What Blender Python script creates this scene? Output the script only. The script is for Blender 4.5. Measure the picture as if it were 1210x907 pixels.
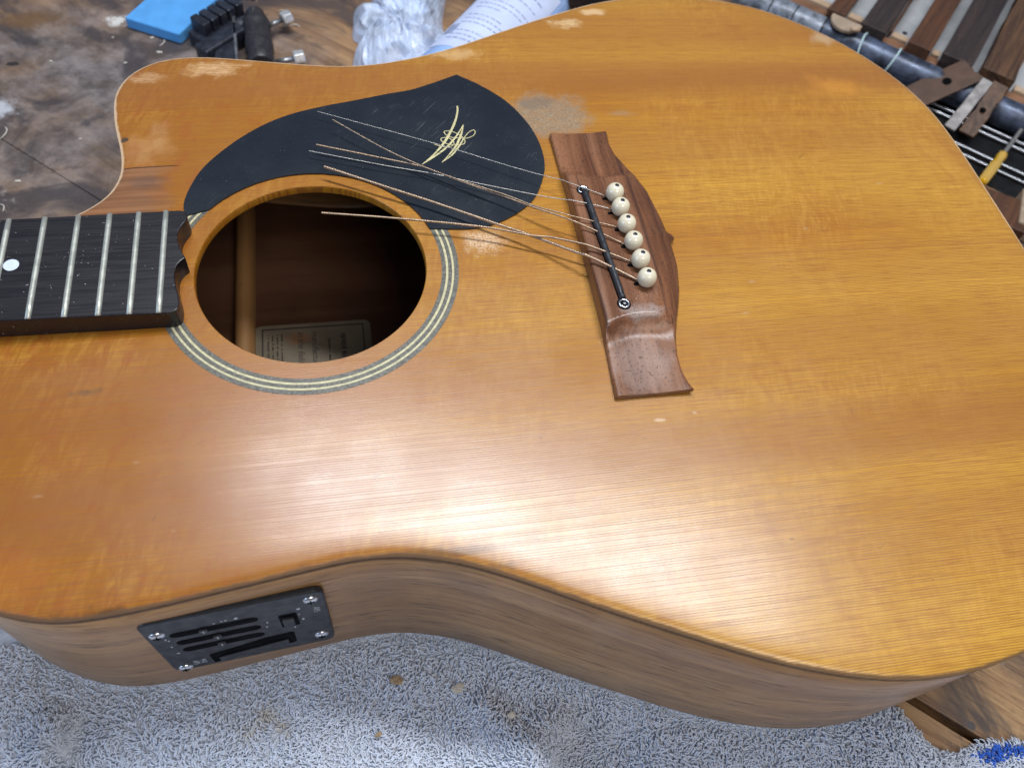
import bpy, bmesh, math, random
import numpy as np
from mathutils import Vector
random.seed(7); rng = np.random.default_rng(11)
scene = bpy.context.scene
for o in list(bpy.data.objects): bpy.data.objects.remove(o, do_unlink=True)
R = math.radians
ZT = 122.0                      # soundboard height above the bench in mm; shapes below are in mm with z=0 at the soundboard

# ------------------------------------------------------------------ camera
cam = bpy.data.cameras.new('camera'); camo = bpy.data.objects.new('camera', cam); scene.collection.objects.link(camo)
camo.location = (0.018633, -0.250177, 0.296800 + ZT / 1000)
camo.rotation_euler = (0.5649198, -0.1051966, -0.1620583)
cam.sensor_width = 36.0; cam.lens = 983.284 / 1210 * 36.0; cam.clip_start = 0.02; cam.clip_end = 50
cam.dof.use_dof = True; cam.dof.focus_distance = 0.385; cam.dof.aperture_fstop = 11.0
scene.camera = camo

# ------------------------------------------------------------------ light of the workshop
world = bpy.data.worlds.new('World'); scene.world = world; world.use_nodes = True
world.node_tree.nodes['Background'].inputs[0].default_value = (0.62, 0.74, 1.0, 1)
world.node_tree.nodes['Background'].inputs[1].default_value = 0.20
def area(name, loc, target, sx, sy, power, col, rollvec=None):
    l = bpy.data.lights.new(name, 'AREA'); l.shape = 'RECTANGLE'; l.size = sx; l.size_y = sy; l.energy = power; l.color = col
    o = bpy.data.objects.new(name, l); scene.collection.objects.link(o)
    o.location = Vector(loc)
    z = (Vector(loc) - Vector(target)).normalized()
    x = Vector(rollvec) if rollvec else Vector((1, 0, 0)); x = (x - z * x.dot(z)).normalized(); y = z.cross(x)
    from mathutils import Matrix
    o.rotation_euler = Matrix((x, y, z)).transposed().to_euler()
    return o
# ceiling tube running diagonally above the bench, a second lamp behind the photographer, daylight from a window on the left
area('ceiling_tube_lamp', (0.255, 0.268, 1.32), (0.15, -0.05, 0.1), 1.05, 0.10, 18.0, (0.93, 0.96, 1.0), (0.914, -0.406, 0))
area('rear_work_lamp', (0.36, -0.80, 1.20), (0.05, 0.0, 0.1), 0.60, 0.60, 6.6, (1.0, 0.95, 0.88), (1, 0, 0))
area('window_light', (-1.5, -0.35, 0.75), (0.0, 0.0, 0.05), 0.9, 0.9, 9.0, (0.45, 0.66, 1.0), (0, 1, 0))

vs = scene.view_settings
vs.view_transform = 'Standard'; vs.look = 'None'; vs.exposure = 0.06; vs.gamma = 1.0; vs.use_curve_mapping = False
scene.render.engine = 'CYCLES'

# ------------------------------------------------------------------ helpers
def link(o): scene.collection.objects.link(o); return o
def meshobj(name, verts, faces, mat, parent=None, origin=(0, 0, -ZT), smooth=True, attrs=None):
    """verts in mm (z=0 at the soundboard); the object's origin is given in the same frame"""
    v = (np.asarray(verts, float) - np.asarray(origin, float)) / 1000.0
    me = bpy.data.meshes.new(name); me.from_pydata(v.tolist(), [], [tuple(int(i) for i in f) for f in faces]); me.update()
    if smooth: me.polygons.foreach_set('use_smooth', [True] * len(me.polygons))
    if mat: me.materials.append(mat)
    if attrs:
        for k, a in attrs.items():
            at = me.attributes.new(k, 'FLOAT', 'POINT'); at.data.foreach_set('value', np.asarray(a, np.float32))
    o = bpy.data.objects.new(name, me); link(o)
    if parent is not None: o.parent = parent
    else: o.location = ((origin[0]) / 1000, (origin[1]) / 1000, (origin[2] + ZT) / 1000)
    return o
def empty(name, origin):
    o = bpy.data.objects.new(name, None); link(o); o.empty_display_size = 0.02
    o.location = (origin[0] / 1000, origin[1] / 1000, (origin[2] + ZT) / 1000); return o
def tag(o, label=None, cat=None, group=None, kind=None):
    if label: o['label'] = label
    if cat: o['category'] = cat
    if group: o['group'] = group
    if kind: o['kind'] = kind
    return o
def bevel(o, w, seg=2, ang=35):
    m = o.modifiers.new('bevel', 'BEVEL'); m.width = w / 1000; m.segments = seg; m.limit_method = 'ANGLE'; m.angle_limit = R(ang); return o
def sharp(o, ang=40):
    o.data.set_sharp_from_angle(angle=R(ang)); return o
def box(c, s, ax=None):
    """box with centre c, full sizes s, axes ax (3 unit vectors)"""
    c = np.array(c, float); ax = np.eye(3) if ax is None else np.array(ax, float); h = np.array(s, float) / 2
    v = [c + ax[0] * h[0] * i + ax[1] * h[1] * j + ax[2] * h[2] * k for k in (-1, 1) for j in (-1, 1) for i in (-1, 1)]
    return v, [(0, 2, 3, 1), (4, 5, 7, 6), (0, 1, 5, 4), (2, 6, 7, 3), (0, 4, 6, 2), (1, 3, 7, 5)]
def join(parts):
    V, F = [], []
    for v, f in parts:
        n = len(V); V += [tuple(p) for p in v]; F += [tuple(i + n for i in g) for g in f]
    return V, F
def prism(poly, z0, z1):
    n = len(poly); V = [(x, y, z0) for x, y in poly] + [(x, y, z1) for x, y in poly]
    a = sum(poly[i][0] * poly[(i + 1) % n][1] - poly[(i + 1) % n][0] * poly[i][1] for i in range(n))
    F = [tuple(range(n, 2 * n)), tuple(range(n - 1, -1, -1))] + [(i, (i + 1) % n, n + (i + 1) % n, n + i) for i in range(n)]
    if a < 0: F = [tuple(reversed(f)) for f in F]
    return V, F
def frame_of(d):
    d = np.array(d, float); d /= np.linalg.norm(d); u = np.array([0, 0, 1.]) if abs(d[2]) < .9 else np.array([1., 0, 0])
    s = np.cross(d, u); s /= np.linalg.norm(s); return d, s, np.cross(s, d)
def tube(pts, rad, n=10, caps=True):
    pts = np.asarray(pts, float); m = len(pts); rad = np.full(m, rad, float) if np.isscalar(rad) else np.asarray(rad, float)
    T = np.gradient(pts, axis=0); V = []; F = []
    ref = np.array([0, 0, 1.]) if abs(T[0][2]) < .9 * np.linalg.norm(T[0]) else np.array([1., 0, 0])
    for i in range(m):
        t = T[i] / np.linalg.norm(T[i]); s = np.cross(t, ref); s /= np.linalg.norm(s); u = np.cross(s, t)
        for k in range(n):
            a = 2 * math.pi * k / n; V.append(pts[i] + rad[i] * (s * math.cos(a) + u * math.sin(a)))
    for i in range(m - 1):
        for k in range(n): F.append((i * n + k, i * n + (k + 1) % n, (i + 1) * n + (k + 1) % n, (i + 1) * n + k))
    if caps: F.append(tuple(range(n - 1, -1, -1))); F.append(tuple(range((m - 1) * n, m * n)))
    return V, F
def revolve(prof, n=24, c=(0, 0, 0), ax=None):
    """prof: list of (radius, height) bottom to top; closed with fans"""
    ax = np.eye(3) if ax is None else np.array(ax, float); c = np.array(c, float); V = []; F = []
    for r, h in prof:
        for k in range(n):
            a = 2 * math.pi * k / n; V.append(c + ax[0] * r * math.cos(a) + ax[1] * r * math.sin(a) + ax[2] * h)
    for i in range(len(prof) - 1):
        for k in range(n): F.append((i * n + k, i * n + (k + 1) % n, (i + 1) * n + (k + 1) % n, (i + 1) * n + k))
    F.append(tuple(range(n - 1, -1, -1))); F.append(tuple(range((len(prof) - 1) * n, len(prof) * n)))
    return V, F
def catmull(P, step, closed=False):
    P = np.asarray(P, float); n = len(P); out = []
    for i in range(n if closed else n - 1):
        p0, p1, p2, p3 = (P[(i - 1) % n], P[i], P[(i + 1) % n], P[(i + 2) % n]) if closed else (P[max(i - 1, 0)], P[i], P[i + 1], P[min(i + 2, n - 1)])
        k = max(2, int(np.linalg.norm(p2 - p1) / step) + 1)
        for t in np.arange(k) / k:
            out.append(.5 * (2 * p1 + (p2 - p0) * t + (2 * p0 - 5 * p1 + 4 * p2 - p3) * t * t + (3 * p1 - p0 - 3 * p2 + p3) * t ** 3))
    if not closed: out.append(P[-1])
    return np.array(out)
def resample(P, n):
    P = np.asarray(P, float); s = np.r_[0, np.cumsum(np.linalg.norm(np.diff(P, axis=0), axis=1))]
    t = np.linspace(0, s[-1], n); return np.stack([np.interp(t, s, P[:, k]) for k in range(P.shape[1])], 1)
_tab = rng.random((256, 256))
def vnoise(x, y):
    x = np.asarray(x, float); y = np.asarray(y, float); xi = np.floor(x).astype(int); yi = np.floor(y).astype(int); fx = x - xi; fy = y - yi
    fx = fx * fx * (3 - 2 * fx); fy = fy * fy * (3 - 2 * fy); g = lambda a, b: _tab[a % 256, b % 256]
    return (g(xi, yi) * (1 - fx) + g(xi + 1, yi) * fx) * (1 - fy) + (g(xi, yi + 1) * (1 - fx) + g(xi + 1, yi + 1) * fx) * fy
def polydist(P, poly):
    """distance of points to a closed polygon"""
    P = np.asarray(P, float); best = np.full(len(P), 1e9); n = len(poly)
    for i in range(n):
        a = poly[i]; u = poly[(i + 1) % n] - a; L = u @ u
        if L < 1e-12: continue
        t = np.clip(((P - a) @ u) / L, 0, 1); d = np.hypot(P[:, 0] - a[0] - t * u[0], P[:, 1] - a[1] - t * u[1]); best = np.minimum(best, d)
    return best
def inside(P, poly):
    P = np.asarray(P, float); c = np.zeros(len(P), bool); n = len(poly)
    for i in range(n):
        a = poly[i]; b = poly[(i + 1) % n]
        m = (a[1] > P[:, 1]) != (b[1] > P[:, 1])
        with np.errstate(divide='ignore', invalid='ignore'): xx = (b[0] - a[0]) * (P[:, 1] - a[1]) / (b[1] - a[1]) + a[0]
        c ^= m & (P[:, 0] < xx)
    return c

# ------------------------------------------------------------------ material kit
class NT:
    def __init__(s, name):
        s.mat = bpy.data.materials.new(name); s.mat.use_nodes = True; s.t = s.mat.node_tree; s.b = s.t.nodes['Principled BSDF']
        s.co = s.n('ShaderNodeTexCoord').outputs['Object']
    def n(s, ty, **kw):
        nd = s.t.nodes.new(ty)
        for k, v in kw.items(): setattr(nd, k, v)
        return nd
    def put(s, sock, v):
        if hasattr(v, 'is_linked') or isinstance(v, bpy.types.NodeSocket): s.t.links.new(v, sock)
        elif v is not None:
            if isinstance(v, (tuple, list)) and len(v) == 3 and sock.type == 'RGBA': v = tuple(v) + (1,)
            sock.default_value = v
    def map(s, scale=(1, 1, 1), rot=(0, 0, 0), loc=(0, 0, 0), v=None, _r=(0, 0, 0)):
        if any(rot): v = s.map((1, 1, 1), loc=(0, 0, 0), v=v, _r=rot)
        m = s.n('ShaderNodeMapping'); s.put(m.inputs['Vector'], v or s.co); m.inputs['Scale'].default_value = scale; m.inputs['Rotation'].default_value = _r; m.inputs['Location'].default_value = loc
        return m.outputs[0]
    def noise(s, v=None, scale=1, detail=3, rough=.5, dist=0.):
        x = s.n('ShaderNodeTexNoise'); s.put(x.inputs['Vector'], v or s.co); x.inputs['Scale'].default_value = scale; x.inputs['Detail'].default_value = detail; x.inputs['Roughness'].default_value = rough; x.inputs['Distortion'].default_value = dist
        return x.outputs['Fac']
    def ramp(s, f, a, b, lo=0., hi=1.):
        m = s.n('ShaderNodeMapRange'); m.interpolation_type = 'SMOOTHSTEP'; s.put(m.inputs[0], f); m.inputs[1].default_value = a; m.inputs[2].default_value = b; m.inputs[3].default_value = lo; m.inputs[4].default_value = hi
        return m.outputs[0]
    def math(s, op, a, b=None, c=None):
        m = s.n('ShaderNodeMath', operation=op); s.put(m.inputs[0], a); s.put(m.inputs[1], b)
        if c is not None: s.put(m.inputs[2], c)
        return m.outputs[0]
    def mix(s, f, a, b, mode='MIX'):
        m = s.n('ShaderNodeMix', data_type='RGBA', blend_type=mode); s.put(m.inputs[0], f); s.put(m.inputs[6], a); s.put(m.inputs[7], b); return m.outputs[2]
    def attr(s, nm):
        return s.n('ShaderNodeAttribute', attribute_name=nm).outputs
    def xyz(s):
        if not hasattr(s, '_x'):
            x = s.n('ShaderNodeSeparateXYZ'); s.put(x.inputs[0], s.co); s._x = x.outputs
        return s._x
    def spot(s, x, y, rx, ry, edge=.5, wob=.6, nscale=60, ang=0.):
        """mask 1 inside a ragged ellipse around (x,y) mm"""
        m = s.n('ShaderNodeMapping'); m.vector_type = 'TEXTURE'; s.put(m.inputs[0], s.co); m.inputs['Location'].default_value = (x / 1000, y / 1000, 0); m.inputs['Rotation'].default_value = (0, 0, ang); m.inputs['Scale'].default_value = (rx / 1000, ry / 1000, 1e6)
        l = s.n('ShaderNodeVectorMath', operation='LENGTH'); s.put(l.inputs[0], m.outputs[0])
        nz = s.noise(scale=nscale, detail=4, rough=.65)
        d = s.math('MULTIPLY_ADD', s.math('SUBTRACT', nz, .5), wob * 2, l.outputs['Value'])
        return s.ramp(d, 1 - edge, 1.05, 1., 0.)
    def bump(s, h, dist, strength=1., normal=None):
        b = s.n('ShaderNodeBump'); b.inputs['Distance'].default_value = dist; b.inputs['Strength'].default_value = strength; s.put(b.inputs['Height'], h)
        if normal is not None: s.put(b.inputs['Normal'], normal)
        return b.outputs[0]
    def done(s, col=None, rough=None, normal=None, **kw):
        if col is not None: s.put(s.b.inputs['Base Color'], col)
        if rough is not None: s.put(s.b.inputs['Roughness'], rough)
        if normal is not None: s.put(s.b.inputs['Normal'], normal)
        for k, v in kw.items(): s.put(s.b.inputs[k.replace('_', ' ')], v)
        return s.mat
def simple(name, col, rough=.5, metal=0., var=.25, nscale=200., bump=0.0, **kw):
    m = NT(name); nz = m.noise(scale=nscale, detail=4, rough=.6)
    c = m.mix(m.ramp(nz, .3, .7), tuple(x * (1 - var) for x in col), tuple(min(1, x * (1 + var)) for x in col))
    r = m.ramp(m.noise(scale=nscale * .6, detail=3), .3, .7, max(.02, rough - .08), rough + .1)
    nm = m.bump(nz, bump) if bump else None
    return m.done(c, r, nm, Metallic=metal, **kw)

def mat_soundboard():
    m = NT('aged_spruce_lacquer'); X, Y, Z = m.xyz()[0], m.xyz()[1], m.xyz()[2]
    wob = m.map((3, 14, 1)); w = m.noise(wob, 1, 2)
    # straight grain: lines along the guitar, about 1.2 mm apart
    yy = m.math('MULTIPLY_ADD', w, .0035, Y)
    cb = m.n('ShaderNodeCombineXYZ'); m.put(cb.inputs[0], m.math('MULTIPLY', X, 4.)); m.put(cb.inputs[1], m.math('MULTIPLY', yy, 1500.))
    g0 = m.noise(cb.outputs[0], 1., 1.0, .5)
    drift = m.noise(m.map((2.5, 45, 1)), 1, 2, .5)
    ph = m.math('MULTIPLY_ADD', drift, 16., m.math('MULTIPLY', yy, 2 * math.pi / .00100))
    g = m.math('MULTIPLY_ADD', m.math('SINE', ph), .30, m.math('MULTIPLY', g0, .85))
    line = m.ramp(g, .46, .74)
    cb2 = m.n('ShaderNodeCombineXYZ'); m.put(cb2.inputs[0], m.math('MULTIPLY', X, 60.)); m.put(cb2.inputs[1], m.math('MULTIPLY', yy, 2600.))
    fine = m.noise(cb2.outputs[0], 1., 2., .6)
    band = m.noise(m.map((1.6, 19, 1)), 1, 3, .5)              # broad soft bands of growth
    band2 = m.noise(m.map((1.5, 120, 1)), 1, 2, .5)
    big = m.noise(scale=5, detail=2)
    silk = m.noise(m.map((330, 75, 1), (0, 0, R(14))), 1, 3, .6, .8)      # faint cross figure
    figz = m.ramp(m.noise(scale=9, detail=2), .36, .62)                   # only in places
    silk2 = m.noise(m.map((120, 16, 1), (0, 0, R(-14))), 1, 2, .5, .8)
    c = m.mix(m.ramp(band, .3, .7), (.39, .158, .012), (.55, .282, .032))
    c = m.mix(m.ramp(band2, .4, .7, 0, .10), c, (.40, .15, .026))
    c = m.mix(m.ramp(big, .4, .66, 0, .45), c, (.57, .31, .042))
    # the lacquer has darkened to orange towards the neck
    neck = m.ramp(m.math('MULTIPLY_ADD', m.noise(scale=8, detail=3), .10, X), .27, -.07)
    c = m.mix(m.math('MULTIPLY', neck, .78), c, (.30, .098, .002))
    c = m.mix(m.math('MULTIPLY', m.ramp(silk, .40, .66, 0, .34), figz), c, (.68, .37, .062))
    mott = m.noise(m.map((150, 90, 1), (0, 0, R(20))), 1, 4, .65, .5)
    c = m.mix(m.math('MULTIPLY', m.ramp(mott, .48, .66, 0, .45), neck), c, (.33, .075, .012))
    c = m.mix(m.math('MULTIPLY', m.math('MULTIPLY', m.ramp(silk2, .48, .68), figz), .22), c, (.34, .11, .015))
    c = m.mix(m.math('MULTIPLY', line, .68), c, (.18, .056, .007))
    c = m.mix(m.ramp(fine, .46, .68, 0, .62), c, (.27, .088, .014))
    grit = m.noise(scale=1500, detail=2, rough=.7)
    c = m.mix(m.ramp(grit, .55, .75, 0, .22), c, (.28, .10, .02))
    # joints between growth bands, browner streaks seen along the lower bout
    for yc, wd, st in ((-.003, .0006, .25), (.133, .014, .58), (-.104, .014, .58), (.176, .018, .36), (.075, .016, .24), (-.012, .012, .2), (-.060, .018, .34), (-.150, .014, .25)):
        dd = m.math('ABSOLUTE', m.math('SUBTRACT', yy, yc)); c = m.mix(m.ramp(dd, wd * .3, wd * 1.8, st, 0), c, (.27, .095, .02))
    # wear: bare scuffed wood beside the pickguard, pale rubbed places, dirt
    def lay(mask, amt, col):
        nonlocal c
        c = m.mix(m.math('MULTIPLY', mask, amt), c, col)
    speck = m.noise(scale=1100, detail=3, rough=.7)
    bare = m.spot(125, 100, 27, 20, .5, .7, 60)
    fib = m.noise(m.map((160, 1300, 1)), 1, 3, .7)
    lay(bare, m.ramp(fib, .3, .6, .95, .55), m.mix(m.ramp(speck, .42, .62), (.16, .13, .095), (.27, .22, .155)))
    lay(m.spot(122, 109, 15, 6, .7, .9, 110), .55, (.13, .10, .075))
    lay(m.spot(168, 99, 11, 3, .8, 1., 90), .35, (.30, .22, .15))
    lay(m.spot(81, 12, 14, 9, .8, .9, 120), m.ramp(speck, .4, .6, .12, .75), (.80, .62, .44))
    lay(m.spot(-47, 145, 22, 8, .8, 1.2, 120), m.ramp(fib, .35, .6, .7, .25), (.74, .50, .26))
    lay(m.spot(-80, 140, 14, 6, .8, 1.2, 120), m.ramp(fib, .35, .6, .5, .15), (.72, .50, .28))
    lay(m.spot(-78, 84, 16, 14, .9, 1., 90), .2, (.80, .52, .26))
    lay(m.spot(-72, 96, 9, 9, .9, 1., 110), .12, (.85, .60, .34))
    lay(m.spot(-88, 92.5, 2.4, 1.9, .3, .3, 300), .9, (.06, .04, .03))
    lay(m.spot(153, 180, 12, 6, .8, 1.2, 150), m.ramp(fib, .35, .6, .65, .25), (.86, .66, .38))
    lay(m.spot(172, 192, 10, 4, .8, 1.0, 120), .5, (.84, .62, .36))
    lay(m.spot(86, 152, 20, 6, .8, 1.0, 110), .35, (.84, .60, .30))
    lay(m.spot(316, 166, 12, 8, .8, 1.0, 100), .45, (.55, .44, .28))
    lay(m.spot(306, 120, 24, 14, .9, .9, 60), .35, (.70, .30, .035))
    lay(m.spot(-91, -54, 7, 2.2, .8, 1.1, 200), .7, (.14, .07, .03))
    lay(m.spot(-100, -46, 26, 9, .9, .9, 60), .30, (.30, .12, .04))
    lay(m.spot(62, -147, 9, 2.5, .8, 1.2, 200), .65, (.17, .09, .04))
    for sx, sy, rx, ry, an, am in ((20.5, -104.6, 2.0, .55, 20, .85), (33, -103, 2.2, .4, 0, .5), (32, -117, 6.5, .22, 36, .75), (57, -112, 3.2, .22, 52, .8), (50, -133, 4.0, .18, -62, .6), (-46, -82, 3., .25, 25, .6), (-62, -112, 2.2, .3, 60, .6), (205, 30, 3.5, .25, 30, .55), (262, 62, 4., .3, 40, .6), (96, -138, 2.5, .25, 15, .6), (180, -150, 1.0, .6, 0, .7), (88, -95, 1.2, .5, 0, .6), (-18, -128, 4.5, .2, -20, .6), (228, -96, 2.8, .2, 70, .5)):
        lay(m.spot(sx, sy, rx, ry, .5, .25, 400, R(an)), am, (.13, .05, .015))
    for sx, sy, rx, ry in ((205, -22, 3.4, 1.2), (196, -40, 2.2, .9), (245, 10, 2., 1.), (-104, -98, 2.4, 1.), (-70, -88, 2., .9), (-55, -118, 1.6, .8), (300, 40, 3., 1.)):
        lay(m.spot(sx, sy, rx, ry, .9, .9, 400), .16, (.62, .50, .38))
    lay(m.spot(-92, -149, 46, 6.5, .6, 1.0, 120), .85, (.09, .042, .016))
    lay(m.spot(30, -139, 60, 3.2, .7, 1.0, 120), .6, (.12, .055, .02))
    lay(m.spot(-120, -128, 30, 14, .9, .9, 70), .4, (.42, .13, .02))
    lay(m.spot(140, -92, 3, 1, .8, .8, 300), .4, (.82, .66, .46))
    lay(m.spot(156, -90, 1.4, 1.2, .8, .8, 300), .3, (.82, .66, .46))
    # end block by the cutaway: a redder offcut with an open joint
    blk = m.math('MULTIPLY', m.ramp(Y, .0718, .0722, 1, 0), m.ramp(m.math('MULTIPLY_ADD', m.noise(scale=60), .02, X), -.050, -.062))
    blk = m.math('MULTIPLY', blk, m.ramp(Y, .03, .034))
    rb = m.noise(m.map((12, 300, 1)), 1, 4, .6)
    c = m.mix(m.math('MULTIPLY', blk, .85), c, m.mix(m.ramp(rb, .35, .65), (.17, .075, .035), (.29, .135, .06)))
    lay(m.spot(-76, 62, 12, 5, .8, 1., 110), .55, (.12, .07, .05))
    jn = m.math('MULTIPLY', m.ramp(m.math('ABSOLUTE', m.math('SUBTRACT', Y, .0722)), .0001, .0005, 1, 0), m.ramp(X, -.060, -.063))
    lay(jn, .9, (.03, .015, .01))
    # hairline marks beside the neck and scratches by the waist
    vor = m.n('ShaderNodeTexVoronoi', feature='DISTANCE_TO_EDGE'); m.put(vor.inputs[0], m.map((26, 70, 1), (0, 0, R(35)))); vor.inputs['Scale'].default_value = 1.6
    sc = m.math('MULTIPLY', m.ramp(vor.outputs[0], .0, .010, 1, 0), m.ramp(m.noise(scale=36, detail=2), .60, .68))
    lay(sc, .3, (.17, .07, .02))
    pit = m.math('MULTIPLY', m.ramp(m.noise(scale=900, detail=1), .74, .80), m.ramp(m.noise(scale=25), .42, .6))
    lay(pit, .6, (.12, .06, .025))
    # rim: rubbed pale far side, near side dark with dirt and painted edge shadow
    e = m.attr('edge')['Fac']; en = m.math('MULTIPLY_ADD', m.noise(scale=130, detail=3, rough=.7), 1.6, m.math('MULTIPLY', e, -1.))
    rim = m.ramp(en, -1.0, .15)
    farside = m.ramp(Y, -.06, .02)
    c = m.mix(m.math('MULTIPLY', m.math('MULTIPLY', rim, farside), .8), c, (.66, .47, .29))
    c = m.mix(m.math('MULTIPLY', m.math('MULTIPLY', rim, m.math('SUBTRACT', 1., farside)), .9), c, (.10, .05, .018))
    h = m.math('ADD', m.math('MULTIPLY', g, -.9), m.math('MULTIPLY', fine, .5))
    nb = m.bump(h, .000022, .75)
    nb = m.bump(m.noise(m.map((60, 200, 1)), 1, 3), .00008, .5, nb)
    rg = m.ramp(m.noise(scale=45, detail=4), .3, .7, .23, .30)
    rg = m.math('MULTIPLY_ADD', bare, .35, rg); rg = m.math('MULTIPLY_ADD', rim, .4, rg); rg = m.math('MULTIPLY_ADD', line, .10, rg)
    return m.done(c, rg, nb, Specular_IOR_Level=.55, Coat_Weight=m.math('MULTIPLY_ADD', m.math('MAXIMUM', rim, bare), -.35, .35), Coat_Roughness=m.math('MULTIPLY_ADD', line, .08, .25))
def mat_wood(name, a, b, dark, axis=0, scale=1., rough=.4, pore=.4, extra=None):
    m = NT(name); s = [70 * scale] * 3; s[axis] = 3.5 * scale; p = [520 * scale] * 3; p[axis] = 20 * scale
    g = m.noise(m.map(tuple(s)), 1, 4, .6, .5); f = m.noise(m.map(tuple(p)), 1, 3, .6)
    c = m.mix(m.ramp(g, .32, .68), a, b); c = m.mix(m.ramp(f, .55, .72, 0, pore), c, dark)
    c = m.mix(m.ramp(m.noise(scale=22, detail=3), .45, .7, 0, .35), c, dark)
    if extra: c = extra(m, c)
    return m.done(c, m.ramp(g, .3, .7, rough - .06, rough + .1), m.bump(f, .00018, .6))
def mat_bench():
    m = NT('stained_bench_wood'); a = R(-41.9)
    g = m.noise(m.map((6, 90, 60), (0, 0, -a)), 1, 4, .6, .8); big = m.noise(scale=9, detail=5, rough=.62, dist=.5)
    f = m.noise(m.map((40, 600, 400), (0, 0, -a)), 1, 3, .6)
    c = m.mix(m.ramp(g, .3, .7), (.20, .105, .05), (.40, .235, .115))
    c = m.mix(m.ramp(f, .5, .72, 0, .5), c, (.12, .065, .035))
    c = m.mix(m.math('MULTIPLY', m.spot(330, -205, 90, 70, .8, .5, 20), m.ramp(f, .4, .65, .75, .1)), c, m.mix(m.ramp(g, .35, .65), (.36, .20, .085), (.52, .33, .155)))
    grey = m.spot(-150, 270, 210, 190, .7, .5, 9)
    c = m.mix(m.math('MULTIPLY', grey, m.ramp(big, .28, .62, .45, .95)), c, m.mix(m.ramp(m.noise(scale=40, detail=5, rough=.7), .3, .7), (.05, .045, .047), (.24, .21, .205)))
    c = m.mix(m.ramp(m.noise(m.map(loc=(3, 1, 0)), 14, 4, .6, 1.), .47, .62, 0, .85), c, (.045, .037, .04))
    c = m.mix(m.ramp(m.noise(m.map(loc=(7, 2, 0)), 24, 5, .7, .4), .62, .72, 0, .55), c, (.40, .36, .34))
    c = m.mix(m.ramp(m.noise(m.map(loc=(5, 5, 0)), 32, 5, .7, .8), .55, .7, 0, .6), c, (.07, .045, .03))
    c = m.mix(m.ramp(m.noise(m.map(loc=(1, 9, 0)), 60, 4, .7), .66, .74, 0, .5), c, (.05, .035, .03))
    c = m.mix(m.spot(-145, 360, 11, 7, .6, 1.2, 160), c, (.62, .60, .56))
    c = m.mix(m.math('MULTIPLY', m.spot(-215, 262, 16, 12, .8, 1.2, 110), .7), c, (.60, .62, .66))
    c = m.mix(m.math('MULTIPLY', m.spot(-205, 362, 55, 14, .8, .8, 40), .8), c, (.14, .07, .025))
    c = m.mix(m.math('MULTIPLY', m.spot(-212, 310, 5, 2.5, .3, .6, 300), .95), c, (.02, .018, .018))
    c = m.mix(m.math('MULTIPLY', m.spot(304.4, -216.8, 2.3, 2.3, .15, .12, 300), .9), c, (.07, .065, .07))
    c = m.mix(m.math('MULTIPLY', m.spot(284, -188, 14, 7, .5, 1., 120, R(40)), .75), c, (.07, .055, .065))
    dust = m.math('MULTIPLY', m.ramp(m.noise(scale=700, detail=2), .72, .77), m.ramp(m.noise(scale=30), .45, .6))
    c = m.mix(m.math('MULTIPLY', dust, .8), c, (.62, .60, .58))
    h = m.math('ADD', m.math('MULTIPLY', f, .5), m.noise(scale=350, detail=4, rough=.7))
    return m.done(c, m.ramp(big, .3, .7, .42, .62), m.bump(h, .0006, .7), Specular_IOR_Level=.45)

M = {}
M['spruce'] = mat_soundboard()
def mat_side():
    m = NT('blackwood_side'); cb = m.n('ShaderNodeCombineXYZ'); m.put(cb.inputs[0], m.attr('arc')['Fac']); m.put(cb.inputs[1], m.xyz()[2]); v = cb.outputs[0]
    band = m.noise(m.map((4, 75, 1), v=v), 1, 4, .6, .6); pore = m.noise(m.map((48, 700, 1), v=v), 1, 3, .65); fib = m.noise(m.map((16, 380, 1), v=v), 1, 3, .6)
    fig = m.noise(m.map((75, 7, 1), v=v), 1, 2, .5, .5)
    c = m.mix(m.ramp(band, .32, .68), (.34, .172, .064), (.52, .295, .125)); c = m.mix(m.ramp(fib, .46, .68, 0, .42), c, (.17, .082, .032))
    c = m.mix(m.ramp(fig, .5, .7, 0, .22), c, (.45, .28, .15)); c = m.mix(m.ramp(pore, .56, .64, 0, .75), c, (.085, .042, .018))
    c = m.mix(m.ramp(m.noise(scale=18, detail=3), .5, .7, 0, .3), c, (.12, .07, .04))
    return m.done(c, m.math('ADD', m.ramp(band, .3, .7, .30, .40), m.math('MULTIPLY', m.ramp(pore, .58, .68), .2)), m.bump(pore, .0001, .5), Coat_Weight=.1, Coat_Roughness=.3)
M['side'] = mat_side()
M['back'] = mat_wood('blackwood_back', (.085, .034, .016), (.125, .053, .026), (.04, .017, .009), 0, .8, .6)
M['brace'] = mat_wood('spruce_brace', (.34, .17, .06), (.42, .22, .085), (.18, .085, .03), 1, 1.2, .6)
M['black_line'] = simple('dark_purfling', (.03, .018, .012), .7, var=.5, Specular_IOR_Level=.1)
M['rosewood'] = None
def rose_extra(m, c):
    Y = m.xyz()[1]; X = m.xyz()[0]
    st = m.noise(m.map((330, 5, 40)), 1, 2, .5, .3)
    c = m.mix(m.ramp(st, .60, .66, 0, .7), c, (.05, .022, .015))
    c = m.mix(m.math('MULTIPLY', m.spot(139, -66, 17, 20, .6, .6, 90), .35), c, (.42, .33, .29))  # pale near wing: wear plus gloss glare painted into the colour
    c = m.mix(m.math('MULTIPLY', m.spot(143, -41, 12, 5, .7, .8, 160), .45), c, (.42, .36, .33))
    dots = m.ramp(m.noise(scale=950, detail=2), .58, .68, 0, .65)
    return m.mix(dots, c, (.045, .02, .012))
M['rosewood'] = mat_wood('worn_rosewood', (.125, .048, .021), (.25, .105, .046), (.045, .016, .008), 1, 1.4, .30, .75, rose_extra)
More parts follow.
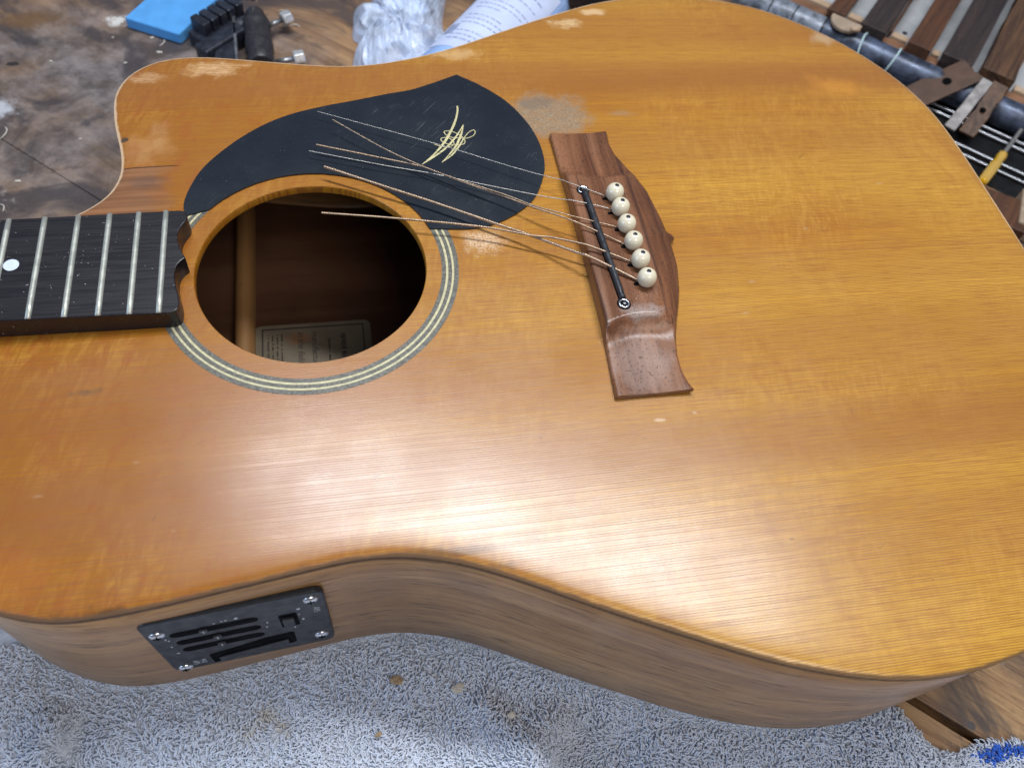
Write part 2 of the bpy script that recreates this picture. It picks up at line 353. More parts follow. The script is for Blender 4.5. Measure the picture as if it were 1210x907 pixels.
def mat_pick():
    m = NT('black_pickguard'); n1 = m.noise(m.map((900, 60, 1), (0, 0, R(40))), 1, 3, .7); cl = m.noise(scale=28, detail=4, rough=.7)
    scr = m.math('MULTIPLY', m.ramp(n1, .58, .75), m.ramp(cl, .45, .65)); dust = m.ramp(m.noise(scale=1300, detail=1), .74, .79)
    c = m.mix(m.math('MULTIPLY', scr, .45), (.009, .013, .020), (.11, .13, .16)); c = m.mix(m.math('MULTIPLY', dust, .3), c, (.3, .32, .35))
    return m.done(c, m.math('ADD', m.ramp(cl, .3, .7, .26, .36), m.math('MULTIPLY', scr, .2)), m.bump(cl, .0002, .3))
M['pick'] = mat_pick()
M['gold'] = simple('gold_print', (.62, .56, .30), .35, .15, .1)
M['ros_dark'] = simple('rosette_dark', (.11, .105, .085), .45, 0, .45, 900)
M['ros_light'] = simple('rosette_light', (.50, .46, .27), .45, 0, .2, 600)
def mat_ebony():
    m = NT('fretboard_ebony'); f = m.noise(m.map((30, 700, 700)), 1, 3, .6); d = m.ramp(m.noise(scale=850, detail=2), .72, .77)
    c = m.mix(m.ramp(f, .35, .7), (.008, .007, .010), (.012, .010, .013)); c = m.mix(m.math('MULTIPLY', d, .7), c, (.5, .5, .5))
    return m.done(c, m.ramp(f, .3, .7, .30, .42), m.bump(f, .00008, .5))
M['ebony'] = mat_ebony()
M['fret'] = simple('fret_nickel', (.50, .51, .45), .42, .6, .10, 300)
M['pearl'] = simple('inlay_pearl', (.62, .70, .82), .3, 0, .06)
M['pin'] = simple('ivory_plastic', (.70, .63, .47), .16, 0, .03, 100, Coat_Weight=.6, Coat_Roughness=.05)
M['black'] = simple('black_plastic', (.020, .021, .025), .40, 0, .3, 300)
M['deep_black'] = simple('slot_black', (.003, .003, .004), .7, 0, .2, Specular_IOR_Level=.05)
M['chrome'] = simple('chrome', (.75, .75, .76), .16, 1., .15, 150)
M['steel'] = NT('plain_steel').done((.50, .48, .44), .45, Metallic=.9)
M['bronze'] = simple('bronze_wire', (.40, .29, .20), .42, .9, .2, 700)
M['glyph'] = simple('white_print', (.62, .65, .68), .6, 0, .05)
def lab():
    m = NT('aged_paper'); c = m.mix(m.ramp(m.noise(scale=60, detail=4), .3, .7), (.17, .135, .09), (.22, .18, .125))
    c = m.mix(m.math('MULTIPLY', m.spot(-17, 41, 10, 6, .8, .8, 200), .7), c, (.30, .13, .06)); return m.done(c, .8)
M['paper'] = lab()
M['ink'] = simple('label_ink', (.05, .04, .035), .7)
M['bench'] = mat_bench()
M['foam_blue'] = simple('blue_foam', (.085, .33, .70), .75, 0, .07, 90, .0002)
def tarn():
    return simple('dark_plastic_worn', (.018, .021, .032), .38, 0, .5, 200, .0001)
M['clamp'] = tarn()
M['rubber'] = simple('dark_rubber', (.022, .020, .024), .5, 0, .4, 300, .0003)
M['oldsteel'] = simple('dull_steel', (.30, .31, .33), .38, .85, .35, 150)
M['bolt'] = simple('bright_nut', (.80, .80, .80), .25, .7, .1)
M['shaving'] = simple('pale_shaving', (.58, .54, .47), .7, 0, .2, 300)
M['crumb'] = simple('brown_crumb', (.34, .25, .15), .8, 0, .4, 500)
def bagmat():
    m = NT('thin_white_plastic'); a = m.ramp(m.noise(scale=55, detail=3), .35, .65, .55, .88)
    return m.done((.66, .76, .94), .22, m.bump(m.noise(scale=120, detail=4, rough=.65, dist=.8), .002, .6), Alpha=a, Specular_IOR_Level=.6)
M['bag'] = bagmat()
M['bottle'] = simple('pale_bottle_plastic', (.33, .50, .85), .16, 0, .08, 40, Coat_Weight=.6, Coat_Roughness=.06)
M['bottlelabel'] = simple('pale_label', (.56, .63, .84), .34, 0, .05, 60)
M['bottleink'] = simple('blue_grey_ink', (.30, .36, .52), .5)
M['pipe'] = simple('blue_grey_pipe', (.062, .078, .12), .38, .35, .75, 75, .0004)
M['pipe_b'] = simple('mottled_grey_pipe', (.16, .18, .215), .45, .2, .6, 130, .0004)
M['tray'] = simple('black_tray', (.007, .007, .008), .6, 0, .5, 60, .0003, Specular_IOR_Level=.2)
M['white_sheet'] = simple('white_backing', (.40, .41, .42), .55, 0, .16, 40)  # weaker light over the rack put into this sheet, blank and rod colours
M['palewood'] = mat_wood('pale_wood', (.38, .26, .165), (.48, .35, .235), (.26, .16, .09), 0, 1., .6)
M['brownledge'] = mat_wood('brown_ledge', (.16, .075, .038), (.26, .13, .07), (.08, .035, .02), 0, 1., .55)
def strip(name, a, b, d, fuzz=0.):
    m = NT(name); ang = R(48.1); g = m.noise(m.map((8, 150, 150), (0, 0, -ang)), 1, 4, .65, .6); f = m.noise(m.map((60, 900, 900), (0, 0, -ang)), 1, 3, .6)
    c = m.mix(m.ramp(g, .35, .65), a, b); c = m.mix(m.ramp(f, .5, .7, 0, .6), c, d); dd = m.ramp(m.noise(scale=500, detail=3), .66, .74, 0, .35 + fuzz)
    c = m.mix(dd, c, (.30, .19, .11)); return m.done(c, .6, m.bump(g, .0015, .8))
M['strip_dark'] = strip('dark_rosewood_blank', (.020, .013, .012), (.042, .026, .022), (.012, .008, .008))
M['strip_brown'] = strip('brown_rosewood_blank', (.055, .020, .008), (.105, .040, .014), (.04, .017, .008))
M['strip_rough'] = strip('rough_sawn_blank', (.040, .018, .009), (.13, .062, .027), (.02, .010, .006), .2)
M['rust'] = simple('brown_oxidised_plate', (.085, .045, .028), .5, .25, .2, 90, .0002)
M['greymetal'] = simple('grey_file_steel', (.24, .225, .22), .6, .3, .2, 220, .0002)
M['amber'] = NT('amber_handle').done((.80, .46, .012), .10, Transmission_Weight=.4, IOR=1.45)
M['rod'] = NT('bright_rod').done((.28, .29, .31), .28, Metallic=1.)
M['wire'] = simple('pale_green_wire', (.50, .66, .68), .4, 0, .1)
M['tan'] = simple('tan_offcut', (.33, .25, .18), .7, 0, .15, 90)
def piled():
    m = NT('terry_pile'); a = m.n('ShaderNodeAttribute', attribute_name='pile_colour').outputs['Color']
    return m.done(a, .85, None, Sheen_Weight=.25, Sheen_Roughness=.4, Specular_IOR_Level=.15)
M['pile'] = piled()
M['towel'] = simple('towel_weave', (.52, .55, .61), .9, 0, .2, 300)

# ------------------------------------------------------------------ workbench: planks run along DV, across it is EV
DV = np.array([.745, -.667, 0]); DV /= np.linalg.norm(DV); EV = np.array([-DV[1], DV[0], 0]); ZV = np.array([0, 0, 1.])
def de(d, e, z=0.): return DV * d + EV * e + ZV * z
v, f = box(de(50, 180, -ZT - 26), (2400, 1500, 16), (DV, EV, ZV))
bench = meshobj('workbench', v, f, M['tray'], smooth=False); tag(bench, kind='structure')
def plank(pts):
    v, f = prism([tuple(de(d, e)[:2]) for d, e in pts], -ZT - 17.5, -ZT)
    return bevel(meshobj('plank', v, f, M['bench'], bench, smooth=False), .7, 2)
plank([(-1100, -380), (1200, -380), (1200, 34.0), (-1100, 34.0)])
plank([(-1100, 34.2), (-230, 34.25), (345, 38.6), (1200, 44), (1200, 446), (-1100, 446)])
plank([(-1100, 447.5), (40, 447.5), (40, 900), (-1100, 900)])
plank([(-1100, -760), (1200, -760), (1200, -382), (-1100, -382)])

# ------------------------------------------------------------------ acoustic guitar
G = empty('acoustic_guitar', (0, 0, -ZT))
tag(G, 'worn amber acoustic guitar with cutaway, lying face up on the towel, strings cut', 'guitar')
near = [(-160, -27), (-159, -62), (-151, -100), (-136, -126), (-122, -136), (-111.2, -141.4), (-97.1, -145.8), (-83.4, -146.8), (-65.1, -145.7), (-46.4, -143.6), (-27.0, -141.2), (-7.2, -138.8), (8, -137.2), (25.0, -137.6), (45.8, -142.3), (66.2, -150.8), (86.3, -160.9), (106.2, -170.8), (127.0, -180.6), (143.8, -188.4), (163.6, -196.6), (184.0, -203.1), (201.1, -206.8), (217.1, -208.5), (235.4, -208.3), (257.0, -204.8), (281.5, -198.5), (296.4, -190.2), (310.5, -180), (323.8, -168), (335.7, -154), (346.6, -137.5), (356.1, -118), (362, -94), (364.5, -64), (365, -32), (365, 0)]
farp = [(364.6, 32.6), (364.2, 65.6), (361.8, 95.7), (355.6, 119), (346.6, 138.1), (335.7, 154.6), (323.8, 169.0), (310.5, 181.0), (296.4, 191.4), (281.5, 200), (262, 206.5), (240, 209.6), (217, 210.2), (196, 207.7), (175.0, 202.3), (150.4, 192), (127.9, 181.6), (106.2, 171.0), (85.4, 161.0), (65.3, 153.2), (46.1, 148.1), (27.9, 145.6), (9.7, 146.6), (-9.3, 149.6), (-34.4, 154.1), (-50.8, 156.7), (-65.7, 156.9), (-76.8, 154.1), (-87.6, 146.5), (-93.8, 135.5), (-95.6, 124.2), (-93.5, 104.7), (-89.2, 85.9), (-87.7, 72.3), (-88.9, 63.7), (-93.4, 54.2), (-104.4, 44.9), (-120, 37), (-140, 30), (-160, 27)]
C0 = catmull(near + farp, 1.0, True)
C0 = resample(np.vstack([C0, C0[:1]]), 961)[:-1]
k = np.exp(-.5 * (np.arange(-9, 10) / 3.2) ** 2); k /= k.sum()
CON = np.stack([np.convolve(np.r_[C0[-9:, i], C0[:, i], C0[:9, i]], k, 'valid') for i in (0, 1)], 1)
nC = len(CON)
tan = np.roll(CON, -1, 0) - np.roll(CON, 1, 0); tan /= np.linalg.norm(tan, axis=1)[:, None]; OUT = np.stack([tan[:, 1], -tan[:, 0]], 1)
def ztop(x, y):
    return -((np.asarray(x, float) - 130) ** 2 + np.asarray(y, float) ** 2) / 16000. + 130 ** 2 / 16000. * .0
HR = 51.5; HC = np.array([-.3, 2.1]); RC = np.array([-1.2, 2.2])
rim_dir = (CON - HC) / np.linalg.norm(CON - HC, axis=1)[:, None]
inner = HC + rim_dir * HR
tt = np.r_[np.linspace(0, .86, 44), .89, .915, .935, .95, .962, .973, .982, .99, .996, 1.0]
rows = [inner + (CON - inner) * t for t in tt]
P2 = np.vstack(rows); dist = np.minimum(polydist(P2, CON), 60.)
zt = ztop(P2[:, 0], P2[:, 1]) - 0.55 * np.clip(1 - dist / 11, 0, 1) ** 2 - 0.8 * np.clip(1 - dist / 3.5, 0, 1) ** 2
V = np.c_[P2, zt]; edge = dist.copy()
F = []
nr = len(tt)
idx = np.arange(nC); nx = (idx + 1) % nC
for r in range(nr - 1):
    a = r * nC; b = a + nC
    F += list(zip((a + idx).tolist(), (b + idx).tolist(), (b + nx).tolist(), (a + nx).tolist()))
zedge = V[(nr - 1) * nC:, 2]
# outer rim 2.6 mm thick and the wall of the soundhole
rimrows = [(CON, zedge - .5), (CON, zedge - 2.6), (CON - OUT * 2.5, zedge - 2.6)]
for j, (c2, z2) in enumerate(rimrows):
    a = (nr - 1) * nC if j == 0 else len(V) - nC; V = np.vstack([V, np.c_[c2, z2]]); b = len(V) - nC; edge = np.r_[edge, np.zeros(nC)]
    F += list(zip((a + idx).tolist(), (b + idx).tolist(), (b + nx).tolist(), (a + nx).tolist()))
zi = V[:nC, 2]; a = 0
for j, (rr, dz) in enumerate(((HR - .35, -.5), (HR - .4, -4.0), (HR + 14, -4.2))):
    V = np.vstack([V, np.c_[HC + rim_dir * rr, zi + dz]]); b = len(V) - nC; edge = np.r_[edge, np.full(nC, 60.)]
    F += list(zip((b + idx).tolist(), (a + idx).tolist(), (a + nx).tolist(), (b + nx).tolist())); a = b
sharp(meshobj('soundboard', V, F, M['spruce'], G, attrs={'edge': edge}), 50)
# sides
ZB = -110.0
SC = CON - OUT * .9
levels = [(0, None), (.9, None)]
Vs = []; zs0 = zedge - 2.3
rows = [(SC - OUT * .6, zs0 + .2), (SC, zs0 - .3), (SC, zs0 - 30), (SC + OUT * .4, zs0 - 60), (SC, np.full(nC, ZB + 3.)), (SC - OUT * .5, np.full(nC, ZB + 1.)), (SC - OUT * 2., np.full(nC, ZB))]
V = np.vstack([np.c_[c, z] for c, z in rows]); F = []
for r in range(len(rows) - 1):
    a = r * nC; b = a + nC; F += list(zip((a + idx).tolist(), (b + idx).tolist(), (b + nx).tolist(), (a + nx).tolist()))
arc = np.r_[0, np.cumsum(np.linalg.norm(np.diff(CON, axis=0), axis=1))] / 1000
meshobj('side', V, F, M['side'], G, attrs={'arc': np.tile(arc, len(rows))})
# dark purfling line under the top edge, the shadow gap put into its colour
V = np.vstack([np.c_[SC + OUT * .25, zs0 - .1], np.c_[SC + OUT * .3, zs0 - 1.9], np.c_[SC - OUT * .2, zs0 - 2.1]])
F = []
for r in range(2):
    a = r * nC; b = a + nC; F += list(zip((a + idx).tolist(), (b + idx).tolist(), (b + nx).tolist(), (a + nx).tolist()))
meshobj('purfling', V, F, M['black_line'], G)
# back with its cross brace
V = [(0, 0, ZB - .0)]; rws = [.25, .5, .75, .9, 1.]
bc = SC - OUT * 2.
for t in rws: V += np.c_[bc * t, np.full(nC, ZB)].tolist()
F = [(0, 1 + i, 1 + (i + 1) % nC) for i in range(nC)]
for r in range(len(rws) - 1):
    a = 1 + r * nC; b = a + nC; F += list(zip((a + idx).tolist(), (b + idx).tolist(), (b + nx).tolist(), (a + nx).tolist()))
meshobj('back', V, F, M['back'], G)
pr = [(-5.5, 0), (-5.5, 6), (-4, 9.5), (-1.5, 11.5), (1.5, 11.5), (4, 9.5), (5.5, 6), (5.5, 0)]
def bar_y(xc, y0, y1, prof, zb):
    n = len(prof); V = [(xc + p, y, zb + h) for y in (y0, y1) for p, h in prof]
    return V, [tuple(range(n)), tuple(range(2 * n - 1, n - 1, -1))] + [((i + 1) % n, i, n + i, n + (i + 1) % n) for i in range(n)]
for xc in (-46.5, 160):
    v, f = bar_y(xc, -135, 142 if xc < 0 else 150, pr, ZB + .3); sharp(meshobj('back_brace', v, f, M['brace'], G), 40)
# paper label inside
def rrect(x0, y0, x1, y1, r, n=5):
    out = []
    for cx, cy, a0 in ((x1 - r, y1 - r, 0), (x0 + r, y1 - r, 90), (x0 + r, y0 + r, 180), (x1 - r, y0 + r, 270)):
        out += [(cx + r * math.cos(R(a0 + 90 * i / n)), cy + r * math.sin(R(a0 + 90 * i / n))) for i in range(n + 1)]
    return out
v, f = prism(rrect(-41.9, -42, 24.8, 51.8, 4), ZB + .3, ZB + .6); lab_o = meshobj('paper_label', v, f, M['paper'], G, smooth=False)
zl = ZB + .62; parts = []
for (x0, y0, x1, y1) in ((-37.6, 48.4, 20.8, 49.2), (-37.6, -39, -36.8, 49.2), (20, -39, 20.8, 49.2), (-37.6, -39.2, 20.8, -38.4)): parts.append(box(((x0 + x1) / 2, (y0 + y1) / 2, zl + .1), (x1 - x0, y1 - y0, .2)))
for xc, h, y0 in ((-34, 1.1, 45), (-31.5, 1.1, 44.5), (-28.9, 1.1, 45), (-26.4, 1.1, 45), (.4, 1.5, 40), (8.6, 3.2, 43)):   # small illegible lines
    y = y0
    while y > -35:
        w = random.uniform(.5, .95) * (2.2 if h > 2 else 1); parts.append(box((xc + random.uniform(-.15, .15), y - w / 2, zl + .1), (h * random.uniform(.55, 1), w * .62, .2)))
        y -= w + (random.random() < .18) * 1.2
v, f = join(parts); tag(meshobj('label_print', v, f, M['ink'], lab_o, smooth=False), kind='stuff')
def text_mesh(txt, size, origin, xdir, ydir, name, mat, parent, shear=0., thick=.12):
    cu = bpy.data.curves.new('t', 'FONT'); cu.body = txt; cu.size = size; cu.shear = shear; cu.align_x = 'LEFT'; cu.extrude = 0
    to = bpy.data.objects.new('t', cu); link(to); dg = bpy.context.evaluated_depsgraph_get(); me = to.evaluated_get(dg).to_mesh()
    vv = np.array([p.co[:] for p in me.vertices]); ff = [tuple(p.vertices) for p in me.polygons]; to.to_mesh_clear() if hasattr(to, 'to_mesh_clear') else None
    bpy.data.objects.remove(to); bpy.data.curves.remove(cu)
    xd = np.array(xdir, float); yd = np.array(ydir, float); nd = np.cross(xd, yd)
    W = np.array(origin, float) + vv[:, :1] * xd + vv[:, 1:2] * yd + nd * thick
    return meshobj(name, W, ff, mat, parent, smooth=False)
text_mesh('in the field', 5.2, (-17.2, 46, zl), (0, -1, 0), (1, 0, 0), 'label_print', M['ink'], lab_o, .3)
text_mesh('manufacturing', 5.2, (-9.2, 46, zl), (0, -1, 0), (1, 0, 0), 'label_print', M['ink'], lab_o, .3)

# rosette rings inlaid around the soundhole
def ring(r0, r1, dz, mat):
    n = 240; V = []; F = []
    for rr, zz in ((r0, dz - .25), (r0, dz), (r1, dz), (r1, dz - .25)):
        for i in range(n):
            a = 2 * math.pi * i / n; x, y = RC[0] + rr * math.cos(a), RC[1] + rr * math.sin(a); V.append((x, y, float(ztop(x, y)) + zz))
    for r in range(3):
        for i in range(n): F.append((r * n + i, (r + 1) * n + i, (r + 1) * n + (i + 1) % n, r * n + (i + 1) % n))
    return sharp(meshobj('rosette_ring', V, [tuple(reversed(q)) if False else q for q in F], mat, G), 40)
for r0, r1, mt in ((59.3, 61.2, 'ros_dark'), (61.25, 62.3, 'ros_light'), (62.35, 63.95, 'ros_dark'), (64.0, 64.95, 'ros_light'), (65.0, 67.1, 'ros_dark')): ring(r0, r1, .10, M[mt])

# pickguard: a loft between the arc round the hole and its outer outline
inn = np.array([(-56.5, 38.0)] + [(RC[0] + 59.2 * math.cos(R(t)), RC[1] + 59.2 * math.sin(R(t))) for t in np.linspace(139, 18.6, 60)])
o1 = catmull([(-56.5, 38.0), (-57.6, 45), (-55.5, 55), (-50, 68), (-40, 81), (-27, 93.3), (-12, 103), (6, 109.5), (27, 114.5), (43, 118.6), (56, 121.5), (69, 127), (82, 133.2)], 1.)
o2 = catmull([(82, 133.2), (94, 123.5), (106, 110), (114, 94), (118, 79), (118.5, 63), (115.5, 51), (109, 38), (99, 28.5), (86, 21.8), (74, 19.6), (54.9, 21.1)], 1.)
n1, n2 = 70, 70; outer = np.vstack([resample(o1, n1)[:-1], resample(o2, n2)]); n = len(outer); inn = resample(inn, n); m_ = 22
V = []; F = []
for j in range(m_):
    t = j / (m_ - 1); ro = inn + (outer - inn) * t
    for x, y in ro: V.append((x, y, float(ztop(x, y)) + .95))
for j in range(m_ - 1):
    for i in range(n - 1): F.append((j * n + i, j * n + i + 1, (j + 1) * n + i + 1, (j + 1) * n + i))
loop = [i for i in range(n)] + [(m_ - 1) * n + i for i in range(n - 2, 0, -1)]
b0 = len(V)
for i in loop: V.append((V[i][0], V[i][1], V[i][2] - .85))
L = len(loop)
for i in range(L): F.append((loop[(i + 1) % L], loop[i], b0 + i, b0 + (i + 1) % L))
bm_ = np.array(V)
F = [tuple(reversed(q)) for q in F]
pg = sharp(meshobj('pickguard', V, F, M['pick'], G), 40)
def ribbon(pts, wid, mat, name, parent, z):
    P = catmull(pts, .5); n = len(P); t = np.gradient(P, axis=0); t /= np.linalg.norm(t, axis=1)[:, None] + 1e-9; s = np.stack([-t[:, 1], t[:, 0]], 1)
    w = np.interp(np.linspace(0, 1, n), np.linspace(0, 1, len(wid)), wid)[:, None] / 2
    A = P + s * w; B = P - s * w; V = [(x, y, float(ztop(x, y)) + z) for x, y in A] + [(x, y, float(ztop(x, y)) + z) for x, y in B]
    return V, [(i, n + i, n + i + 1, i + 1) for i in range(n - 1)]
EA = [(79.06, 107.11), (78.55, 102.43), (76.64, 95.71), (73.38, 87.95), (68.6, 78.96), (62.36, 70.55), (55.73, 63.89)]
EB = [(55.73, 63.89), (61.74, 68.58), (68.01, 74.03), (73.25, 80.23), (77.35, 86.59), (80.33, 92.21)]
EC = [(80.33, 92.21), (78.44, 85.35), (74.92, 77.22), (70.89, 71.01), (65.91, 64.8)]
ED = [(65.91, 64.8), (71.55, 69.83), (75.99, 76.0), (79.2, 81.75)]
EL = [(79.2, 81.75), (82.27, 86.09), (85.0, 87.79), (85.83, 86.25), (84.42, 83.61), (81.73, 82.11), (79.2, 81.75), (76.78, 82.14), (73.56, 82.7), (71.23, 83.86), (69.68, 86.31), (70.26, 87.78), (72.91, 87.49), (76.0, 85.75), (78.54, 82.96), (79.59, 79.95), (78.66, 77.64), (76.14, 77.16), (72.89, 77.31), (69.74, 78.32), (67.72, 80.17), (67.4, 81.95), (68.64, 82.78), (71.46, 82.37), (73.58, 79.62), (73.29, 77.29), (71.08, 75.93), (67.07, 76.4), (63.62, 78.18)]
v, f = join([ribbon(EA, (.8, 1., 1.2, 1.3, 1.2, .8, .25), None, '', None, 1.00), ribbon(EB, (.25, .9, 1.1, 1., .8, .3), None, '', None, 1.01), ribbon(EC, (.3, 1., 1.2, .8, .2), None, '', None, 1.02), ribbon(ED, (.2, .8, 1., .6), None, '', None, 1.03), ribbon(EL, (.45, .45), None, '', None, 1.04)])
f = [tuple(reversed(q)) for q in f]
meshobj('emblem', v, f, M['gold'], pg)

# fretboard with frets
FB = [(-57.5, 32.3), (-55.0, 31.7), (-53.6, 29.3), (-53.8, 26.2), (-56.0, 21.9), (-57.1, 17.4), (-56.5, 13.0), (-55.0, 8.1), (-53.2, 4.2), (-55.2, 2.4), (-56.9, -0.8), (-57.3, -5.4), (-56.5, -11.0), (-55.2, -16.5), (-54.9, -21.0), (-55.7, -24.0), (-58.3, -25.3)]
endc = np.vstack([catmull(FB[:9], .8)[:-1], catmull(FB[8:], .8)])
poly = [(-300, 28.6)] + [tuple(p) for p in endc] + [(-300, -20.2)]
v, f = prism(poly, -5.2, 8.0); v = [(x, y, (z if z > 0 else (-5.2 if x < -165 else -.2 + float(ztop(x, y)) * 1.02))) for x, y, z in v]
fb = bevel(meshobj('fretboard', v, f, M['ebony'], G, smooth=False), .5, 2)
def fb_edge(x): t = (x + 300) / 242.5; return 28.6 + (32.3 - 28.6) * t, -20.2 + (-25.3 + 20.2) * t
Ls = 650.
for nf in range(21, 12, -1):
    x = -62.6 + Ls * 2 ** (-21 / 12) - Ls * 2 ** (-nf / 12); y1, y0 = fb_edge(x); V = []; F = []; ys = np.linspace(y0 + .2, y1 - .2, 9)
    prof = [(1.25, -.1), (1.15, .35), (.75, .85), (0, 1.08), (-.75, .85), (-1.15, .35), (-1.25, -.1)]; n = len(prof)
    for i, y in enumerate(ys):
        e = 1 if 0 < i < 8 else .75
        for p, h in prof: V.append((x + p * (1 if 0 < i < 8 else .9), y, 8 + h * e))
    for i in range(8):
        for j in range(n - 1): F.append((i * n + j, i * n + j + 1, (i + 1) * n + j + 1, (i + 1) * n + j))
    F += [tuple(range(n - 1, -1, -1)), tuple(range(8 * n, 9 * n))]
    F = [tuple(reversed(q)) for q in F]
    meshobj('fret', V, F, M['fret'], fb)
for xc in (-122.9, -153.5):
    v, f = revolve([(3.1, -.3), (3.1, .06), (2.95, .09)], 28, (xc, 5.0, 8.0)); meshobj('inlay_dot', v, f, M['pearl'], fb, smooth=False)
v, f = prism([(-300, 24), (-166, 25), (-160, 26), (-160, -22), (-166, -21), (-300, -16)], -24, -5.4)
bevel(meshobj('neck', v, f, M['back'], G, smooth=False), 8, 4)

# bridge
yb = np.r_[np.linspace(81, 62, 14), np.linspace(60.5, 36, 26), np.linspace(34, 10, 14), np.linspace(9, 0, 9), np.linspace(-2, -34, 16), np.linspace(-36, -60.5, 26), np.linspace(-62, -80.5, 14)]
xr_pts = np.array([(-80.5, 157.6), (-77, 156.2), (-70, 155.2), (-62, 155.5), (-52, 157.4), (-45, 159.6), (-36, 163), (-27, 165.9), (-12, 169), (1.2, 169.5), (3.2, 170.6), (4.6, 172.2), (6.2, 171.8), (8.5, 169.4), (19.5, 168.6), (36.4, 166.3), (48, 162.6), (57, 159.2), (64, 156.2), (72, 154.8), (81, 155.3)])
xl_pts = np.array([(-80.5, 122.8), (-60, 124), (-40, 125), (0, 125.2), (40, 125), (60, 124.6), (81, 124.4)])
def bridge_h(y, t):
    ay = abs(y); dish = 1 - (2 * t - 1) ** 2
    y0 = 47.5 - 5.0 * dish; y1 = y0 + 10
    s = np.clip((ay - y0) / (y1 - y0), 0, 1)
    hw = 3.1 - 1.1 * dish + .5 * np.clip((ay - 66) / 14, 0, 1)
    plate = 8.5 - np.clip((t - .70) / .30, 0, 1) ** 1.15 * 4.6
    plate = max(plate, 3.6)
    return plate + (hw - plate) * (1 - (1 - s) ** 2.4) if s > 0 else plate
V = []; F = []
tv = [0, 0, .012, .035, .08] + list(np.linspace(.14, .66, 9)) + [.69, .715, .76, .82, .88, .93, .965, .985, 1, 1]
for y in yb:
    xl = np.interp(y, xl_pts[:, 0], xl_pts[:, 1]); xr = np.interp(y, xr_pts[:, 0], xr_pts[:, 1])
    lift = 1.3 * np.clip((-y - 68) / 12, 0, 1) ** 1.5
    for j, t in enumerate(tv):
        x = xl + (xr - xl) * t; h = bridge_h(y, t); rd = 0
        if j == 1: rd = 1.5
        elif j == 2: rd = .6
        elif j == 3: rd = .15
        elif j == len(tv) - 2: rd = .8
        elif j == len(tv) - 3: rd = .2
        if j in (0, len(tv) - 1): z = -.1 + lift * (t * .8 + .2)
        else: z = h - rd + lift * .5 * t
        V.append((x, y, float(ztop(x, y)) + z))
n = len(tv)
for i in range(len(yb) - 1):
    for j in range(n - 1): F.append((i * n + j, (i + 1) * n + j, (i + 1) * n + j + 1, i * n + j + 1))
F.append(tuple(range(n))); F.append(tuple(range(len(yb) * n - 1, (len(yb) - 1) * n - 1, -1)))
for i in range(len(yb) - 1): F.append((i * n, i * n + n - 1, (i + 1) * n + n - 1, (i + 1) * n))
br = sharp(meshobj('bridge', V, F, M['rosewood'], G), 48)
zb = float(ztop(133, 0)) + 8.5
A = np.array([131.6, 33.2, zb]); B = np.array([135.3, -36.3, zb]); ad, as_, au = frame_of(B - A)
v, f = box((A + B) / 2 + [0, 0, .06], (np.linalg.norm(B - A) + 1, 3.4, .12), (ad, as_, ZV)); meshobj('saddle_slot', v, f, M['deep_black'], br, smooth=False)
pts = np.array([A + (B - A) * t + np.array([0, 0, 1.1 - .5 * (abs(2 * t - 1) ** 6)]) for t in np.linspace(0.01, .97, 60)])
rd = 1.62 + .10 * np.sin(np.linspace(0, 44, 60)) * (np.arange(60) % 7 < 3)
v, f = tube(pts, rd, 12); meshobj('pickup_cable', v, f, M['black'], br)
for P, nm in ((A + [-.3, .6, 0], 0), (B + [.1, -.4, 0], 1)):
    v, f = revolve([(3.2, -.1), (3.2, .16)], 24, P); meshobj('socket_hole', v, f, M['deep_black'], br, smooth=False)
    V = []; F = []; n1, n2 = 28, 10
    for i in range(n1):
        a = 2 * math.pi * i / n1
        for j in range(n2):
            b = 2 * math.pi * j / n2; V.append((P[0] + (2.15 + .55 * math.cos(b)) * math.cos(a), P[1] + (2.15 + .55 * math.cos(b)) * math.sin(a), P[2] + .35 + .45 * math.sin(b)))
    for i in range(n1):
        for j in range(n2): F.append((i * n2 + j, ((i + 1) % n1) * n2 + j, ((i + 1) % n1) * n2 + (j + 1) % n2, i * n2 + (j + 1) % n2))
    meshobj('socket_ring', V, F, M['chrome'], br)
    v, f = revolve([(.75, 0), (.75, .5), (.5, .6)], 14, P + np.array([.2, 0, .1])); meshobj('socket_pin', v, f, M['oldsteel'], br)
# bridge pins with a dark dot on each
PIN = [(145.2, 27.6), (145.9, 18.0), (146.7, 7.1), (147.4, -3.5), (147.8, -14.8), (148.2, -25.8)]
prof = [(2.6, -1.2), (2.7, .0), (3.1, .25), (3.9, 1.2), (4.35, 2.6), (4.45, 3.9), (4.25, 5.2), (3.7, 6.5), (2.9, 7.4), (1.8, 8.0), (.9, 8.22), (.3, 8.27)]
pv, pf = revolve(prof, 32, (0, 0, 0)); dv, dfc = revolve([(1.05, 8.0), (1.05, 8.26), (.9, 8.34), (.3, 8.36)], 16, (0, 0, 0))
pm = dm = None
for i, (x, y) in enumerate(PIN):
    if pm is None:
        po = meshobj('bridge_pin', pv, pf, M['pin'], G, origin=(0, 0, 0)); pm = po.data; do = meshobj('pin_dot', dv, dfc, M['black'], po, origin=(0, 0, 0)); dm = do.data; sharp(do)
    else:
        po = link(bpy.data.objects.new('bridge_pin', pm)); po.parent = G; do = link(bpy.data.objects.new('pin_dot', dm)); do.parent = po
    po.location = (x / 1000, y / 1000, (ZT + zb + .2) / 1000)
    po.rotation_euler = (R(random.uniform(-3, 3)), R(random.uniform(-4, 2)), random.random() * 6)
    v, f = prism(rrect(x - 5.6, y - 1.0, x - 1, y + .6, .7), zb - .1, zb + .09); meshobj('pin_notch', v, f, M['deep_black'], br, smooth=False)
